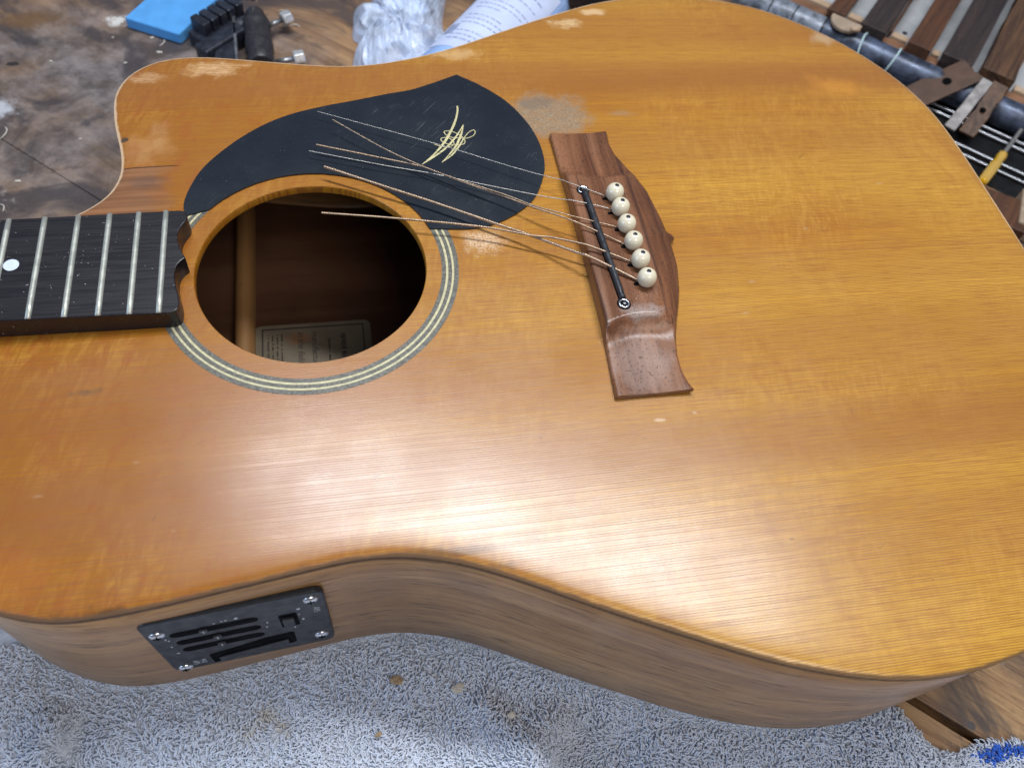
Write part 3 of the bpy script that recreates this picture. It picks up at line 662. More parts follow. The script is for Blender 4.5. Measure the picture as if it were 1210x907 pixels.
# the six cut strings
STR = [([(6.0, 100.8, 4.0), (63.7, 73.9, 4.5), (97.5, 55.1, 6.0), (114.2, 45.6, 7.5), (121.2, 41.1, 9.0), (127.6, 35.8, 10.2), (140.9, 28.9, 9.2), (143.6, 27.8, 7.6)], .17, None, 'steel'),
       ([(0.9, 72.7, 3.6), (37.1, 60.3, 4.0), (58.9, 53.6, 4.2), (82.8, 44.1, 5.0), (108.4, 32.8, 7.4), (118.7, 28.1, 9.0), (126.1, 24.9, 10.3), (141.4, 20.2, 9.2), (144, 18.6, 7.6)], .22, None, 'steel'),
       ([(13.6, 90.7, 7.0), (37.8, 69.3, 6.4), (55.7, 56.2, 6.2), (71.2, 46.4, 6.5), (93.1, 33.6, 7.5), (105.2, 25.0, 8.5), (122.1, 15.1, 10.6), (141.8, 8.5, 9.2), (144.5, 7.6, 7.6)], .32, .75, 'bronze'),
       ([(4.8, 75.3, 5.0), (37.4, 64.4, 4.6), (55.9, 57.7, 4.4), (71.4, 47.3, 5.0), (93.1, 33.2, 6.5), (108.4, 22.1, 8.4), (122.5, 11.4, 10.7), (143.3, -2.4, 9.2), (145.5, -3.4, 7.6)], .42, .9, 'bronze'),
       ([(5.5, 27.8, 7.0), (38.5, 22.8, 6.6), (78.3, 14.3, 7.3), (100.2, 6.5, 8.4), (109.1, 4.0, 9.2), (119.9, -1.1, 10.6), (126.6, -4.4, 11.0), (144.2, -13.6, 9.4), (146.5, -14.7, 7.6)], .52, 1.1, 'bronze'),
       ([(8.0, 58.8, 6.0), (35.8, 44.6, 5.4), (57.9, 33.2, 5.2), (84.9, 17.6, 5.8), (100.7, 8.1, 6.6), (119.0, -6.0, 9.6), (125.3, -11.0, 11.0), (144.6, -24.6, 9.4), (146.6, -25.6, 7.6)], .68, 1.3, 'bronze')]
for P, r, pitch, mt in STR:
    if pitch is None: v, f = tube(resample(catmull(P, 2.), 170), r, 8)
    else:
        C = catmull(P, 1.); Ln = np.linalg.norm(np.diff(C, axis=0), axis=1).sum(); m_ = int(Ln / (pitch / 5)); C = resample(C, m_); n = 10
        T = np.gradient(C, axis=0); V = []; F = []
        s_ = np.linspace(0, Ln, m_)
        for i in range(m_):
            t = T[i] / np.linalg.norm(T[i]); a_ = np.cross(t, ZV); a_ /= np.linalg.norm(a_); b_ = np.cross(a_, t)
            for k_ in range(n):
                a = 2 * math.pi * k_ / n; rr = r * (1 + .09 * math.cos(2 * math.pi * s_[i] / pitch - a)); V.append(C[i] + rr * (a_ * math.cos(a) + b_ * math.sin(a)))
        for i in range(m_ - 1):
            for k_ in range(n): F.append((i * n + k_, i * n + (k_ + 1) % n, (i + 1) * n + (k_ + 1) % n, (i + 1) * n + k_))
        F += [tuple(range(n - 1, -1, -1)), tuple(range((m_ - 1) * n, m_ * n))]; v, f = V, F
    meshobj('string', v, f, M[mt], G)

# preamp panel let into the side (s along the side, z up)
PA = np.array([-75., -145., 0]); PDR = np.array([.99681528, .07974522, 0]); PN = np.array([.07974522, -.99681528, 0])
def pp(s, z, off): return PA + PDR * s + ZV * z + PN * off
def plate(poly, o0, o1):
    v, f = prism(poly, 0, 1); f = [tuple(q) for q in f]
    return [pp(a, b, o0 + (o1 - o0) * c) for a, b, c in v], f
v, f = plate(rrect(3.2, -88.5, 71.6, -21.8, 4.5), -1.2, 1.6)
panel = bevel(meshobj('preamp_panel', v, f, M['black'], G, smooth=False), .8, 3)
sm = None
for s_, z_ in ((8.0, -35.5), (66.2, -29.2), (66.4, -77.0), (8.2, -84)):
    ax = (PDR, ZV, PN); v, f = revolve([(3.1, -.3), (3.1, .2), (2.6, .85), (1.5, 1.25), (.3, 1.4)], 20, pp(s_, z_, 1.6), ax); so = meshobj('panel_screw', v, f, M['chrome'], panel)
    v, f = join([box(pp(s_, z_, 3.0), (3.0, .6, .3), ax), box(pp(s_, z_, 3.0), (.6, 3.0, .3), ax)]); meshobj('screw_slot', v, f, M['deep_black'], so, smooth=False)
for z0, s0, s1 in ((-39.5, 11.5, 44.8), (-49.9, 11.9, 44.6), (-60.0, 12.1, 44.5)):
    v, f = plate(rrect(s0, z0 - 3.0, s1, z0 + 3.0, 2.9), 1.5, 1.68); sl = meshobj('slider_slot', v, f, M['deep_black'], panel, smooth=False)
    sk = random.uniform(24, 30); v, f = box(pp(sk, z0, 2.1), (3.2, 3.6, 1.2), (PDR, ZV, PN)); bevel(meshobj('slider_knob', v, f, M['black'], sl, smooth=False), .3)
    v, f = box(pp(sk, z0, 2.75), (.35, 2.6, .1), (PDR, ZV, PN)); meshobj('slider_mark', v, f, M['glyph'], sl, smooth=False)
v, f = plate(rrect(52.2, -57, 59.4, -41, 1.), 1.5, 1.68); sw = meshobj('switch_recess', v, f, M['deep_black'], panel, smooth=False)
v, f = box(pp(55.6, -48.6, 2.3), (4.6, 8, 1.6), (PDR, ZV, PN)); bevel(meshobj('switch_knob', v, f, M['black'], sw, smooth=False), .4)
v, f = plate([(20, -86.0), (54, -80.6), (55.6, -79.5), (55.8, -66), (54.5, -65), (44, -65.6), (33, -69.5), (21, -72.6), (19.6, -74)], 1.5, 1.68); dr_ = meshobj('battery_drawer', v, f, M['deep_black'], panel, smooth=False)
v, f = plate([(23, -83.5), (52.5, -78.6), (52.5, -73), (23, -78.5)], 1.7, 2.4); bevel(meshobj('drawer_grip', v, f, M['black'], dr_, smooth=False), .3)
for txt, sz, s_, z_, up in (('AP5', 3.6, 66.2, -38.8, 0), ('AP5', 3.4, 12.2, -77.0, 0), ('PRO', 3.0, 15.4, -77.0, 0)):
    text_mesh(txt, sz, pp(s_, z_, 1.64), -ZV, PDR, 'panel_print', M['glyph'], panel)
tk = [box(pp(a, b, 1.68), (w, h, .1), (PDR, ZV, PN)) for a, b, w, h in ((9.4, -42.6, .5, 1.6), (10.2, -44.6, .5, 1.2), (9.4, -53, .5, 1.2), (9.8, -62.6, 1.2, .5), (37.3, -33.6, 1.3, 1.6), (33.4, -33.8, .9, .8), (31.8, -33.9, .7, .8), (28.9, -34.6, .8, .6), (47.4, -46.5, .5, 1.4), (60.6, -37.4, 1.3, 1.6), (61.2, -51, .9, 1.5), (60.2, -44, .5, .9), (57, -59.6, .5, 1.2), (46.6, -52, .8, .9))]
v, f = join(tk); tag(meshobj('panel_print', v, f, M['glyph'], panel, smooth=False), kind='stuff')

# ------------------------------------------------------------------ towel under the guitar
TP = np.array([(265, -198), (266.5, -203), (268.5, -208), (272, -214.5), (277.5, -222.4), (284, -227.6), (290, -227.6), (295.4, -226), (301.4, -225.3), (324, -227.5), (360, -231), (420, -238), (420, -345), (-270, -345), (-270, -70), (225, -70), (250, -130), (260, -175)], float)
def seg_d(x, y, a, b):
    a = np.array(a, float); u = np.array(b, float) - a; t = np.clip(((x - a[0]) * u[0] + (y - a[1]) * u[1]) / (u @ u), 0, 1); return np.hypot(x - a[0] - t * u[0], y - a[1] - t * u[1])
def ztow(x, y, dedge, dg):
    """dedge: distance to the towel edge, dg: signed distance to the guitar outline (positive outside)"""
    out = np.clip(dg / 22, 0, 1); z = -116.0 + 8. * (vnoise(x / 38 + 3, y / 38 + 9) - .5) * out + 2.2 * (vnoise(x / 15 + 31, y / 15) - .5) * out
    z += out * (7.0 * np.exp(-(seg_d(x, y, (-128, -158), (-142, -230)) / 9) ** 2) - 6.0 * np.exp(-(seg_d(x, y, (-118, -160), (-126, -230)) / 6) ** 2))
    z += out * (6.0 * np.exp(-(seg_d(x, y, (92, -186), (52, -230)) / 9) ** 2) - 2.8 * np.exp(-(seg_d(x, y, (128, -200), (96, -250)) / 8) ** 2) + 5.0 * np.exp(-(seg_d(x, y, (60, -176), (110, -240)) / 7) ** 2))
    z += out * (-3.0 * np.exp(-(seg_d(x, y, (284, -226), (288, -262)) / 4) ** 2))
    lo = -ZT + 1.6
    return np.maximum(lo, lo + (z - lo) * np.clip(dedge / 7, 0, 1) ** .6)
def guitar_sd(P):
    d = polydist(P, CON[::6]); return np.where(inside(P, CON[::6]), -d, d)
gx, gy = np.meshgrid(np.arange(-270, 421, 5.), np.arange(-345, -64, 5.)); P = np.c_[gx.ravel(), gy.ravel()]
ins = inside(P, TP); de_ = polydist(P, TP); z = ztow(P[:, 0], P[:, 1], np.where(ins, de_, 0), guitar_sd(P))
# pull the outer ring of grid points onto the outline
keep = ins | (de_ < 4.9)
for i in np.where(~ins & keep)[0]:
    best = None
    for k_ in range(len(TP)):
        a = TP[k_]; u = TP[(k_ + 1) % len(TP)] - a; t = np.clip(((P[i] - a) @ u) / (u @ u), 0, 1); c = a + t * u; d = np.linalg.norm(P[i] - c)
        if best is None or d < best[0]: best = (d, c)
    P[i] = best[1]; z[i] = -ZT + 1.2
nxg = gx.shape[1]; nyg = gx.shape[0]; mp = -np.ones(len(P), int); mp[keep] = np.arange(keep.sum()); F = []
for j in range(nyg - 1):
    for i in range(nxg - 1):
        q4 = [j * nxg + i, j * nxg + i + 1, (j + 1) * nxg + i + 1, (j + 1) * nxg + i]
        kk = [mp[t] for t in q4 if keep[t]]
        if len(kk) >= 3: F.append(tuple(kk))
Tw = empty('towel', (60, -200, -ZT)); tag(Tw, 'pale blue-grey terry towel spread under the guitar', 'towel')
cl = meshobj('cloth', np.c_[P, z][keep], F, M['towel'], Tw, origin=(60, -200, -ZT))
def make_pile():
    sp = 1.1; xs, ys = np.meshgrid(np.arange(-190, 352, sp), np.arange(-276, -118, sp)); B = np.c_[xs.ravel(), ys.ravel()] + rng.uniform(-.55, .55, (xs.size, 2))
    B = B[inside(B, TP)]; sd = guitar_sd(B); m = sd > -7; B = B[m]; sd = sd[m]; de1 = polydist(B, TP)
    z = ztow(B[:, 0], B[:, 1], de1, sd); N = len(B)
    ang = 2 * math.pi * (vnoise(B[:, 0] / 26 + 5, B[:, 1] / 26) * 1.5) + rng.normal(0, .75, N) - 2.2
    ln = rng.uniform(1.8, 3.6, N); hh = rng.uniform(1.6, 3.2, N) * (.7 + .45 * vnoise(B[:, 0] / 7, B[:, 1] / 7 + 40)) * np.clip(.45 + .55 * np.clip((sd + 1) / 4, 0, 1), .4, 1); cr = rng.normal(0, .9, N)
    rad = rng.uniform(.33, .50, N); nseg, ns = 5, 4
    d = np.stack([np.cos(ang), np.sin(ang)], 1); s = np.stack([-d[:, 1], d[:, 0]], 1)
    ts = np.linspace(0, 1, nseg)
    ctr = np.zeros((N, nseg, 3))
    for i, t in enumerate(ts):
        ctr[:, i, :2] = B + d * (ln * (t ** 1.25))[:, None] + s * (cr * math.sin(t * 2.6))[:, None]
        ctr[:, i, 2] = z - .6 + hh * math.sin(min(1., t * 1.12) * 2.45) * 1.05
    T = np.gradient(ctr, axis=1); T /= np.linalg.norm(T, axis=2)[..., None]
    S = np.cross(T, np.broadcast_to(np.array([0, 0, 1.]), T.shape) + .001); S /= np.linalg.norm(S, axis=2)[..., None] + 1e-9; U = np.cross(S, T)
    rr = rad[:, None] * np.array([.8, 1., 1.05, 1., .5])[None]
    a = 2 * math.pi * np.arange(ns) / ns
    V = ctr[:, :, None, :] + rr[:, :, None, None] * (S[:, :, None, :] * np.cos(a)[None, None, :, None] + U[:, :, None, :] * np.sin(a)[None, None, :, None])
    V = V.reshape(-1, 3)
    q = []
    for i in range(nseg - 1):
        for k_ in range(ns): q.append((i * ns + k_, i * ns + (k_ + 1) % ns, (i + 1) * ns + (k_ + 1) % ns, (i + 1) * ns + k_))
    q = np.array(q); FQ = (q[None] + (np.arange(N) * nseg * ns)[:, None, None]).reshape(-1, 4)
    # colour of each loop: the yarn, faint stains and the blue stitched mark at the corner
    base = np.array([.61, .655, .75]); col = base[None] * rng.uniform(.86, 1.10, N)[:, None]
    tint = vnoise(B[:, 0] / 60, B[:, 1] / 60 + 4); col *= (1 + (tint - .5)[:, None] * np.array([.10, .02, -.06]))
    for x, y, rx, c in ((-38, -164, 7, (.50, .40, .26)), (-30, -170, 5, (.45, .35, .22)), (-46, -172, 5, (.50, .42, .28)), (-120, -210, 10, (.42, .36, .34)), (160, -232, 8, (.36, .38, .42))):
        w = np.clip(1 - np.hypot(B[:, 0] - x, B[:, 1] - y) / rx + (rng.random(N) - .5) * .7, 0, 1)[:, None] * .6; col = col * (1 - w) + np.array(c) * w
    dm_ = np.minimum(seg_d(B[:, 0], B[:, 1], (299, -231), (308, -232.5)), np.minimum(seg_d(B[:, 0], B[:, 1], (304, -235), (312, -231.5)), seg_d(B[:, 0], B[:, 1], (310, -231), (345, -236))))
    bl = (dm_ + rng.normal(0, .7, N)) < 2.3; col[bl] = np.array([.035, .13, .55]) * rng.uniform(.8, 1.3, (bl.sum(), 1))
    pale = (B[:, 0] > 255) & ~bl; col[pale] = col[pale] * .72 + np.array([.60, .62, .66]) * .28
    me = bpy.data.meshes.new('terry_loops'); me.vertices.add(len(V)); me.vertices.foreach_set('co', (((V - np.array([60, -200, -ZT])) / 1000).astype(np.float32)).ravel())
    me.loops.add(FQ.size); me.loops.foreach_set('vertex_index', FQ.ravel().astype(np.int32)); me.polygons.add(len(FQ)); me.polygons.foreach_set('loop_start', np.arange(0, FQ.size, 4, dtype=np.int32))
    me.polygons.foreach_set('use_smooth', np.ones(len(FQ), bool)); me.update(calc_edges=True)
    at = me.attributes.new('pile_colour', 'FLOAT_COLOR', 'POINT'); at.data.foreach_set('color', np.c_[np.repeat(col, nseg * ns, 0), np.ones(len(V))].astype(np.float32).ravel())
    me.materials.append(M['pile']); o = link(bpy.data.objects.new('terry_loops', me)); o.parent = Tw; o['kind'] = 'stuff'; print('loops', N)
make_pile()

# ------------------------------------------------------------------ things on the bench behind the guitar
def lump(c, s, seed, n=2):
    bm = bmesh.new(); bmesh.ops.create_icosphere(bm, subdivisions=n, radius=1); r = random.Random(seed); V = []
    ph = [r.uniform(0, 6) for _ in range(6)]
    for v_ in bm.verts:
        p = v_.co; k_ = 1 + .28 * math.sin(3 * p.x + ph[0]) * math.cos(2.6 * p.y + ph[1]) + .2 * math.sin(4 * p.z + ph[2] + 2 * p.x) + r.uniform(-.12, .12); V.append((c[0] + p.x * s[0] * k_, c[1] + p.y * s[1] * k_, c[2] + p.z * s[2] * k_))
    F = [tuple(q.index for q in f_.verts) for f_ in bm.faces]; bm.free(); return V, F
# blue sanding block
bl0 = np.array([-136.4, 350.2]); bl1 = np.array([-96.3, 329.4]); u = (bl1 - bl0) / np.linalg.norm(bl1 - bl0); w_ = np.array([-u[1], u[0]]); w_ = w_ * 1.0 + u * .05; w_ /= np.linalg.norm(w_)
L_ = np.linalg.norm(bl1 - bl0); corners = [bl0, bl1, bl1 + w_ * 92, bl0 + w_ * 92]
V, F = prism([tuple(c) for c in corners], -ZT + .4, -ZT + 9.4)
bo = bevel(meshobj('sanding_block', V, F, M['foam_blue'], origin=(bl0[0], bl0[1], -ZT), smooth=False), 1.2, 3); tag(bo, 'flat bright blue sanding block lying beside the black clamp', 'sanding block')
# black hand clamp
K = empty('hand_clamp', (-60, 320, -ZT)); tag(K, 'small black hand clamp with steel bar and bright nuts behind the cutaway', 'clamp'); KO = (-60, 320, -ZT)
jd = np.array([.70, .714, 0]); js = np.array([.714, -.70, 0])
ridge = [box(np.array([-84, 328, -ZT + 15]) + jd * (5 + 8.2 * i) + js * 2, (6.6, 15, 13), (jd, js, ZV)) for i in range(5)]
for r_ in ridge:
    bevel(meshobj('jaw_rib', r_[0], r_[1], M['clamp'], K, origin=KO, smooth=False), 1., 2)
v, f = box(np.array([-84, 328, -ZT + 6]) + jd * 20 + js * 3, (46, 18, 11), (jd, js, ZV)); bevel(meshobj('upper_jaw', v, f, M['clamp'], K, origin=KO, smooth=False), 1.5, 2)
v, f = box(np.array([-78, 309, -ZT + 8]) + jd * 16 + js * 2, (40, 13, 14), (jd, js, ZV)); bevel(meshobj('lower_jaw', v, f, M['clamp'], K, origin=KO, smooth=False), 1.5, 2)
v, f = prism([(-64, 366), (-58.5, 366), (-53, 286), (-68, 286), (-70, 300)], -ZT + .5, -ZT + 12); bevel(meshobj('frame_plate', v, f, M['clamp'], K, origin=KO, smooth=False), .8, 2)
v, f = box((-55.6, 326, -ZT + 13), (2.2, 78, 4), ((.998, .06, 0), (-.06, .998, 0), ZV)); bevel(meshobj('frame_edge', v, f, M['oldsteel'], K, origin=KO, smooth=False), .5)
v, f = tube([(-60, 360, -ZT + 19), (-48, 361, -ZT + 20), (-38, 358, -ZT + 19)], 3., 12); meshobj('steel_bar', v, f, M['chrome'], K, origin=KO)
v, f = tube([(-58, 340, -ZT + 10), (-36, 338, -ZT + 10)], 3.4, 12); meshobj('steel_bar', v, f, M['oldsteel'], K, origin=KO)
ax = np.array([-36.1, 288, 0]) - np.array([-41.2, 352, 0]); ax /= np.linalg.norm(ax); cs = np.cross(ax, ZV)
v, f = revolve([(6.5, 0), (7.2, 1), (7.4, 8), (9.6, 10.5), (10.4, 15), (10.2, 20), (9.2, 22), (9.4, 24), (10.3, 40), (10.2, 46), (9.2, 49), (9.3, 51), (9.6, 60), (8.5, 62)], 28, (-41.2, 350, -ZT + 12), (cs, ZV * 1., ax)); sharp(meshobj('grip', v, f, M['rubber'], K, origin=KO), 35)
for a_, b_ in (((-32, 339, -ZT + 9), (-20.5, 345.5, -ZT + 10)), ((-27, 296, -ZT + 9), (-12.5, 298.5, -ZT + 10))):
    a_ = np.array(a_); b_ = np.array(b_); bo_ = tube([a_, b_], 2., 10); o_ = meshobj('bolt', *bo_, M['oldsteel'], K, origin=KO)
    d_, s_, u_ = frame_of(b_ - a_); v, f = revolve([(5.2, -1), (5.6, 0), (5.6, 6), (5.0, 7)], 6, b_, (s_, u_, d_)); bevel(meshobj('nut', v, f, M['bolt'], o_, origin=KO, smooth=False), .5)
# crumpled thin plastic bag
def make_bag():
    gx, gy = np.meshgrid(np.linspace(0, 1, 90), np.linspace(0, 1, 110)); ol = catmull([(33, 286), (29, 303), (31, 309), (38, 323), (31, 334), (33, 352), (34.5, 368), (41, 366), (52, 360), (50, 376), (52, 410), (85, 425), (112, 405), (108, 372), (104, 350), (107, 318), (103, 285), (92, 262), (60, 255), (40, 268)], 2., True)
    P = []; c = np.array([70, 325.]); V = []; F = []; ol = resample(np.vstack([ol, ol[:1]]), 64)[:-1]; n = len(ol); m_ = 15
    for j in range(m_ + 1):
        t = j / m_; pt = ol + (c - ol) * t ** 1.0
        x, y = pt[:, 0], pt[:, 1]; e = np.clip(t * 2.6, 0, 1) ** .7
        n1 = vnoise(x / 17, y / 20); n2 = vnoise(x / 7 + 9, y / 9 + x / 15); n3 = np.abs(vnoise(x / 24 + y / 30 + 4, y / 24 - x / 25) - .5) * 2
        n4 = np.abs(vnoise(x / 9 - y / 22 + 14, y / 13 + x / 30 + 3) - .5) * 2
        z = -ZT + .8 + e * (8 + 15 * vnoise(x / 30, y / 34) + 3.5 * n2 * n1 + 6 * (1 - n3) ** 4 + 3 * (1 - n4) ** 5 + rng.uniform(-1.6, 1.6, n)); x = x + rng.uniform(-1, 1, n) * (e > .3); y = y + rng.uniform(-1, 1, n) * (e > .3)
        V += np.c_[x, y, z].tolist()
    for j in range(m_):
        for i in range(n): F += [(j * n + i, j * n + (i + 1) % n, (j + 1) * n + (i + 1) % n), (j * n + i, (j + 1) * n + (i + 1) % n, (j + 1) * n + i)]
    o = meshobj('plastic_bag', V, [tuple(q) for q in F], M['bag'], origin=(70, 325, -ZT), smooth=False); tag(o, 'crumpled translucent white plastic bag behind the guitar waist', 'plastic bag')
make_bag()
# bottle on its side with a printed label
BT = empty('plastic_bottle', (125, 300, -ZT)); tag(BT, 'pale blue plastic bottle lying on its side with small printed text', 'bottle'); BO = (125, 300, -ZT)
ba = np.array([.6, .8, 0]); bs = np.array([.8, -.6, 0]); bc0 = bs * (-61) + ba * 292 + ZV * (-ZT + 32.5)
v, f = revolve([(24, -62), (29, -60), (31.5, -56), (32, -50), (32, 70), (30, 78), (22, 88), (12, 94), (11, 106)], 48, bc0, (bs, ZV, -ba) if False else (ZV, bs, ba)); body = sharp(meshobj('bottle_body', v, f, M['bottle'], BT, origin=BO), 60)
def wrap(a0, a1, h0, h1, r, nseg=10):
    V = []; F = []
    for i in range(nseg + 1):
        a = a0 + (a1 - a0) * i / nseg; d_ = ZV * math.cos(a) + bs * math.sin(a)
        V += [bc0 + d_ * r + ba * h0, bc0 + d_ * r + ba * h1]
    return V, [(2 * i, 2 * i + 2, 2 * i + 3, 2 * i + 1) for i in range(nseg)]
v, f = wrap(-.78, .98, -46, 64, 32.15, 40); lb = meshobj('bottle_label', v, f, M['bottlelabel'], BT, origin=BO)
parts = []; rr = random.Random(5)
for row in range(20):
    h = -36 + row * 5.4; a = -.5
    if row % 4 == 3: continue
    end = rr.uniform(.1, .75)
    while a < end:
        w = rr.uniform(.05, .16); parts.append(wrap(a, min(a + w, end), h, h + (1.1 if row % 7 else 1.7), 32.3, 3)); a += w + .035
for i in range(9): parts.append(wrap(-.72 + .03 * i, -.72 + .03 * i + rr.choice((.012, .022)), -30, -16, 32.3, 1))
v, f = join(parts); tag(meshobj('label_print', v, f, M['bottleink'], lb, origin=BO), kind='stuff')
# dark case end peeping out beside the bottle
v, f = box(de(-90, 450, -ZT + 14), (120, 60, 27), (DV, EV, ZV)); o = bevel(meshobj('tool_case', v, f, M['rubber'], origin=tuple(de(-90, 450, -ZT)), smooth=False), 5, 4); tag(o, 'dark tool case behind the guitar, only its corner beside the bottle shows', 'case')
# shavings and chips of wood on the bench
CH = [(-148, 361, 7, 'flat pale flake of glue among white crumbs left of the blue block'), (-141, 357, 5, 'small pale flake against the left end of the blue block'), (-118, 338, 5, 'pale flake just in front of the blue block'), (-112, 321, 6, 'white chip between the blue block and the guitar horn'), (-109, 331, 9, 'thin curled shaving in front of the blue block'), (-19, 369, 12, 'long thin straw-coloured shaving behind the clamp'), (-12, 352, 8, 'small white curl right of the clamp nut'), (-205, 237, 14, 'long pale sliver at the left edge of the picture'), (-192, 191, 6, 'white chip on the dark plank above the fretboard'), (-186, 312, 4, 'tiny white chip on the grey stain left of the horn'), (-146, 339, 3, 'tiny pale crumb left below the blue block'), (-135, 309, 4, 'pale crumb just left of the guitar horn'), (-197, 168, 8, 'white smear of chip above the leftmost fret'), (-158, 229, 3, 'tiny crumb on the bench beside the cutaway')]
for i, (x, y, s, lbt) in enumerate(CH):
    r_ = random.Random(i); a = r_.uniform(0, 3.1)
    if s >= 8:
        pts = [(x + math.cos(a + .12 * t) * s * (t / 8 - .5), y + math.sin(a + .12 * t) * s * (t / 8 - .5), -ZT + .5 + .9 * math.sin(t * .4)) for t in range(9)]
        v, f = tube(pts, [.15, .3, .4, .4, .4, .4, .35, .3, .12], 6)
    else: v, f = lump((x, y, -ZT + .5), (s * .36, s * .2, .5), i, 1)
    o = meshobj('wood_shaving', v, f, M['shaving'], origin=(x, y, -ZT), smooth=False); tag(o, lbt, 'wood shaving', 'shavings on the bench')
for i, (x, y, s, lbt, mt) in enumerate([(21.7, -158, 3.0, 'dark brown crumb on the towel below the guitar waist', 'crumb'), (50, -165, 3.0, 'pale flake on the towel right of the dark crumb', 'shaving'), (73, -181, 1.8, 'small pale crumb on the towel below the side curve', 'shaving'), (12, -180, 1.5, 'tiny tan crumb lowest on the towel', 'crumb')]):
    zz = float(ztow(np.array([x]), np.array([y]), np.array([50.]), np.array([20.]))[0]); v, f = lump((x, y, zz + 4.0), (s, s * .7, s * .45), 40 + i, 2); o = meshobj('crumb', v, f, M[mt], origin=(x, y, zz + 3), smooth=False); tag(o, lbt, 'crumb', 'crumbs on the towel')

# ------------------------------------------------------------------ the rack at the far right edge of the bench
v, f = box(de(330, 484, -ZT - 8.2), (560, 74, 16.0), (DV, EV, ZV)); o = bevel(meshobj('rack_tray', v, f, M['tray'], origin=tuple(de(330, 484, -ZT)), smooth=False), 1); tag(o, 'black tray at the bench edge carrying chrome rods and the pipe', 'tray')
def alongd(d0, d1, e, z, r, n=20, m_=2): return tube([de(d, e, z) for d in np.linspace(d0, d1, m_)], r, n)
for d0, d1, e, r, lbt in ((30, 700, 511.5, 1.7, 'chrome rod lying right against the blue-grey pipe'), (30, 700, 503, 1.7, 'chrome rod second from the blue-grey pipe'), (30, 700, 475.5, 1.5, 'chrome rod third from the blue-grey pipe, by the screwdriver shaft'), (30, 700, 466, 1.5, 'chrome rod farthest from the blue-grey pipe')):
    v, f = alongd(d0, d1, e, -ZT + r + .1, r); o = meshobj('chrome_rod', v, f, M['rod'], origin=tuple(de(d0, e, -ZT)), smooth=True); sharp(o); tag(o, lbt, 'rod', 'chrome rods in the tray')
PO = tuple(de(60, 523, -ZT)); PIPE = empty('metal_pipe', PO); tag(PIPE, 'blue-grey jointed metal pipe lying in front of the dark wood blanks', 'pipe')
for d0, d1, mt in ((20, 52.6, 'pipe_b'), (53.6, 73.6, 'pipe_b'), (74.6, 99.6, 'pipe_b'), (100.6, 700, 'pipe')):
    n_ = max(2, int((d1 - d0) / 12)); v, f = alongd(d0, d1, 522.5, -ZT + 12.2, 11.6, 28, n_); sharp(meshobj('pipe_section', v, f, M[mt], PIPE, origin=PO))
v, f = alongd(20, 690, 522.5, -ZT + 12.2, 11.0, 20); meshobj('pipe_core', v, f, M['deep_black'], PIPE, origin=PO)
# tan half-round offcut on the pipe, wire ties round it
pol = []
for i in range(13): a = math.pi * i / 12; pol.append((de(115 - 13.5 * math.cos(a), 529 - 17 * math.sin(a))[:2]))
v, f = prism([tuple(p) for p in pol], -ZT + 24.2, -ZT + 27.5); o = bevel(meshobj('half_round_offcut', v, f, M['tan'], origin=tuple(de(115, 524, -ZT + 24)), smooth=False), .8); tag(o, 'tan half-round offcut resting on the pipe next to the guitar edge', 'offcut')
v, f = tube([de(122, 515.5, -ZT + 28.2), de(128.5, 519, -ZT + 28.6)], 2., 10); o = meshobj('short_dowel', v, f, M['palewood'], origin=tuple(de(125, 517, -ZT + 27))); tag(o, 'short cream dowel stub on the tan half-round offcut', 'dowel')
def tie(dd, tilt, nm):
    pts = [de(dd + tilt * math.sin(a), 522.5 + 12.3 * math.cos(a), -ZT + 12.4 + 12.3 * math.sin(a)) for a in np.linspace(.4, 3.9, 26)]
    v, f = tube(pts, .75, 8); o = meshobj('wire_tie', v, f, M['wire'], origin=tuple(de(dd, 522, -ZT))); tag(o, nm, 'wire', 'wire ties round the pipe')
tie(163, 2, 'pale green wire looped over the middle of the pipe'); tie(137, -3, 'short pale wire bow on the pipe close to the guitar edge')
# ledge, backing sheet, blocks and the row of wood blanks
v, f = box(de(330, 539, -ZT + 9.5), (660, 9, 19), (DV, EV, ZV)); o = bevel(meshobj('wooden_ledge', v, f, M['brownledge'], origin=tuple(de(330, 539, -ZT)), smooth=False), .8); tag(o, 'narrow brown wooden ledge behind the pipe carrying the blanks', 'ledge')
v, f = box(de(330, 690, -ZT + 7), (660, 285, 10), (DV, EV, ZV)); o = meshobj('backing_sheet', v, f, M['white_sheet'], origin=tuple(de(330, 690, -ZT)), smooth=False); tag(o, 'off-white sheet under the dark wood blanks', 'sheet')
for d0, d1, lbt in ((66, 95, 'pale wood block on the ledge left of all the dark blanks'), (112.5, 125, 'pale wood block between the narrow brown blank and the wide black one'), (152, 166, 'pale wood block between the black blank and the orange-brown one'), (187.5, 194.5, 'small pale block right of the orange-brown blank'), (258, 300, 'pale block beyond the roughest blank at the picture edge')):
    v, f = box(de((d0 + d1) / 2, 547, -ZT + 17), (d1 - d0, 7.5, 10), (DV, EV, ZV)); o = bevel(meshobj('spacer_block', v, f, M['palewood'], origin=tuple(de((d0 + d1) / 2, 547, -ZT + 12)), smooth=False), .6); tag(o, lbt, 'wood block', 'pale blocks along the ledge')
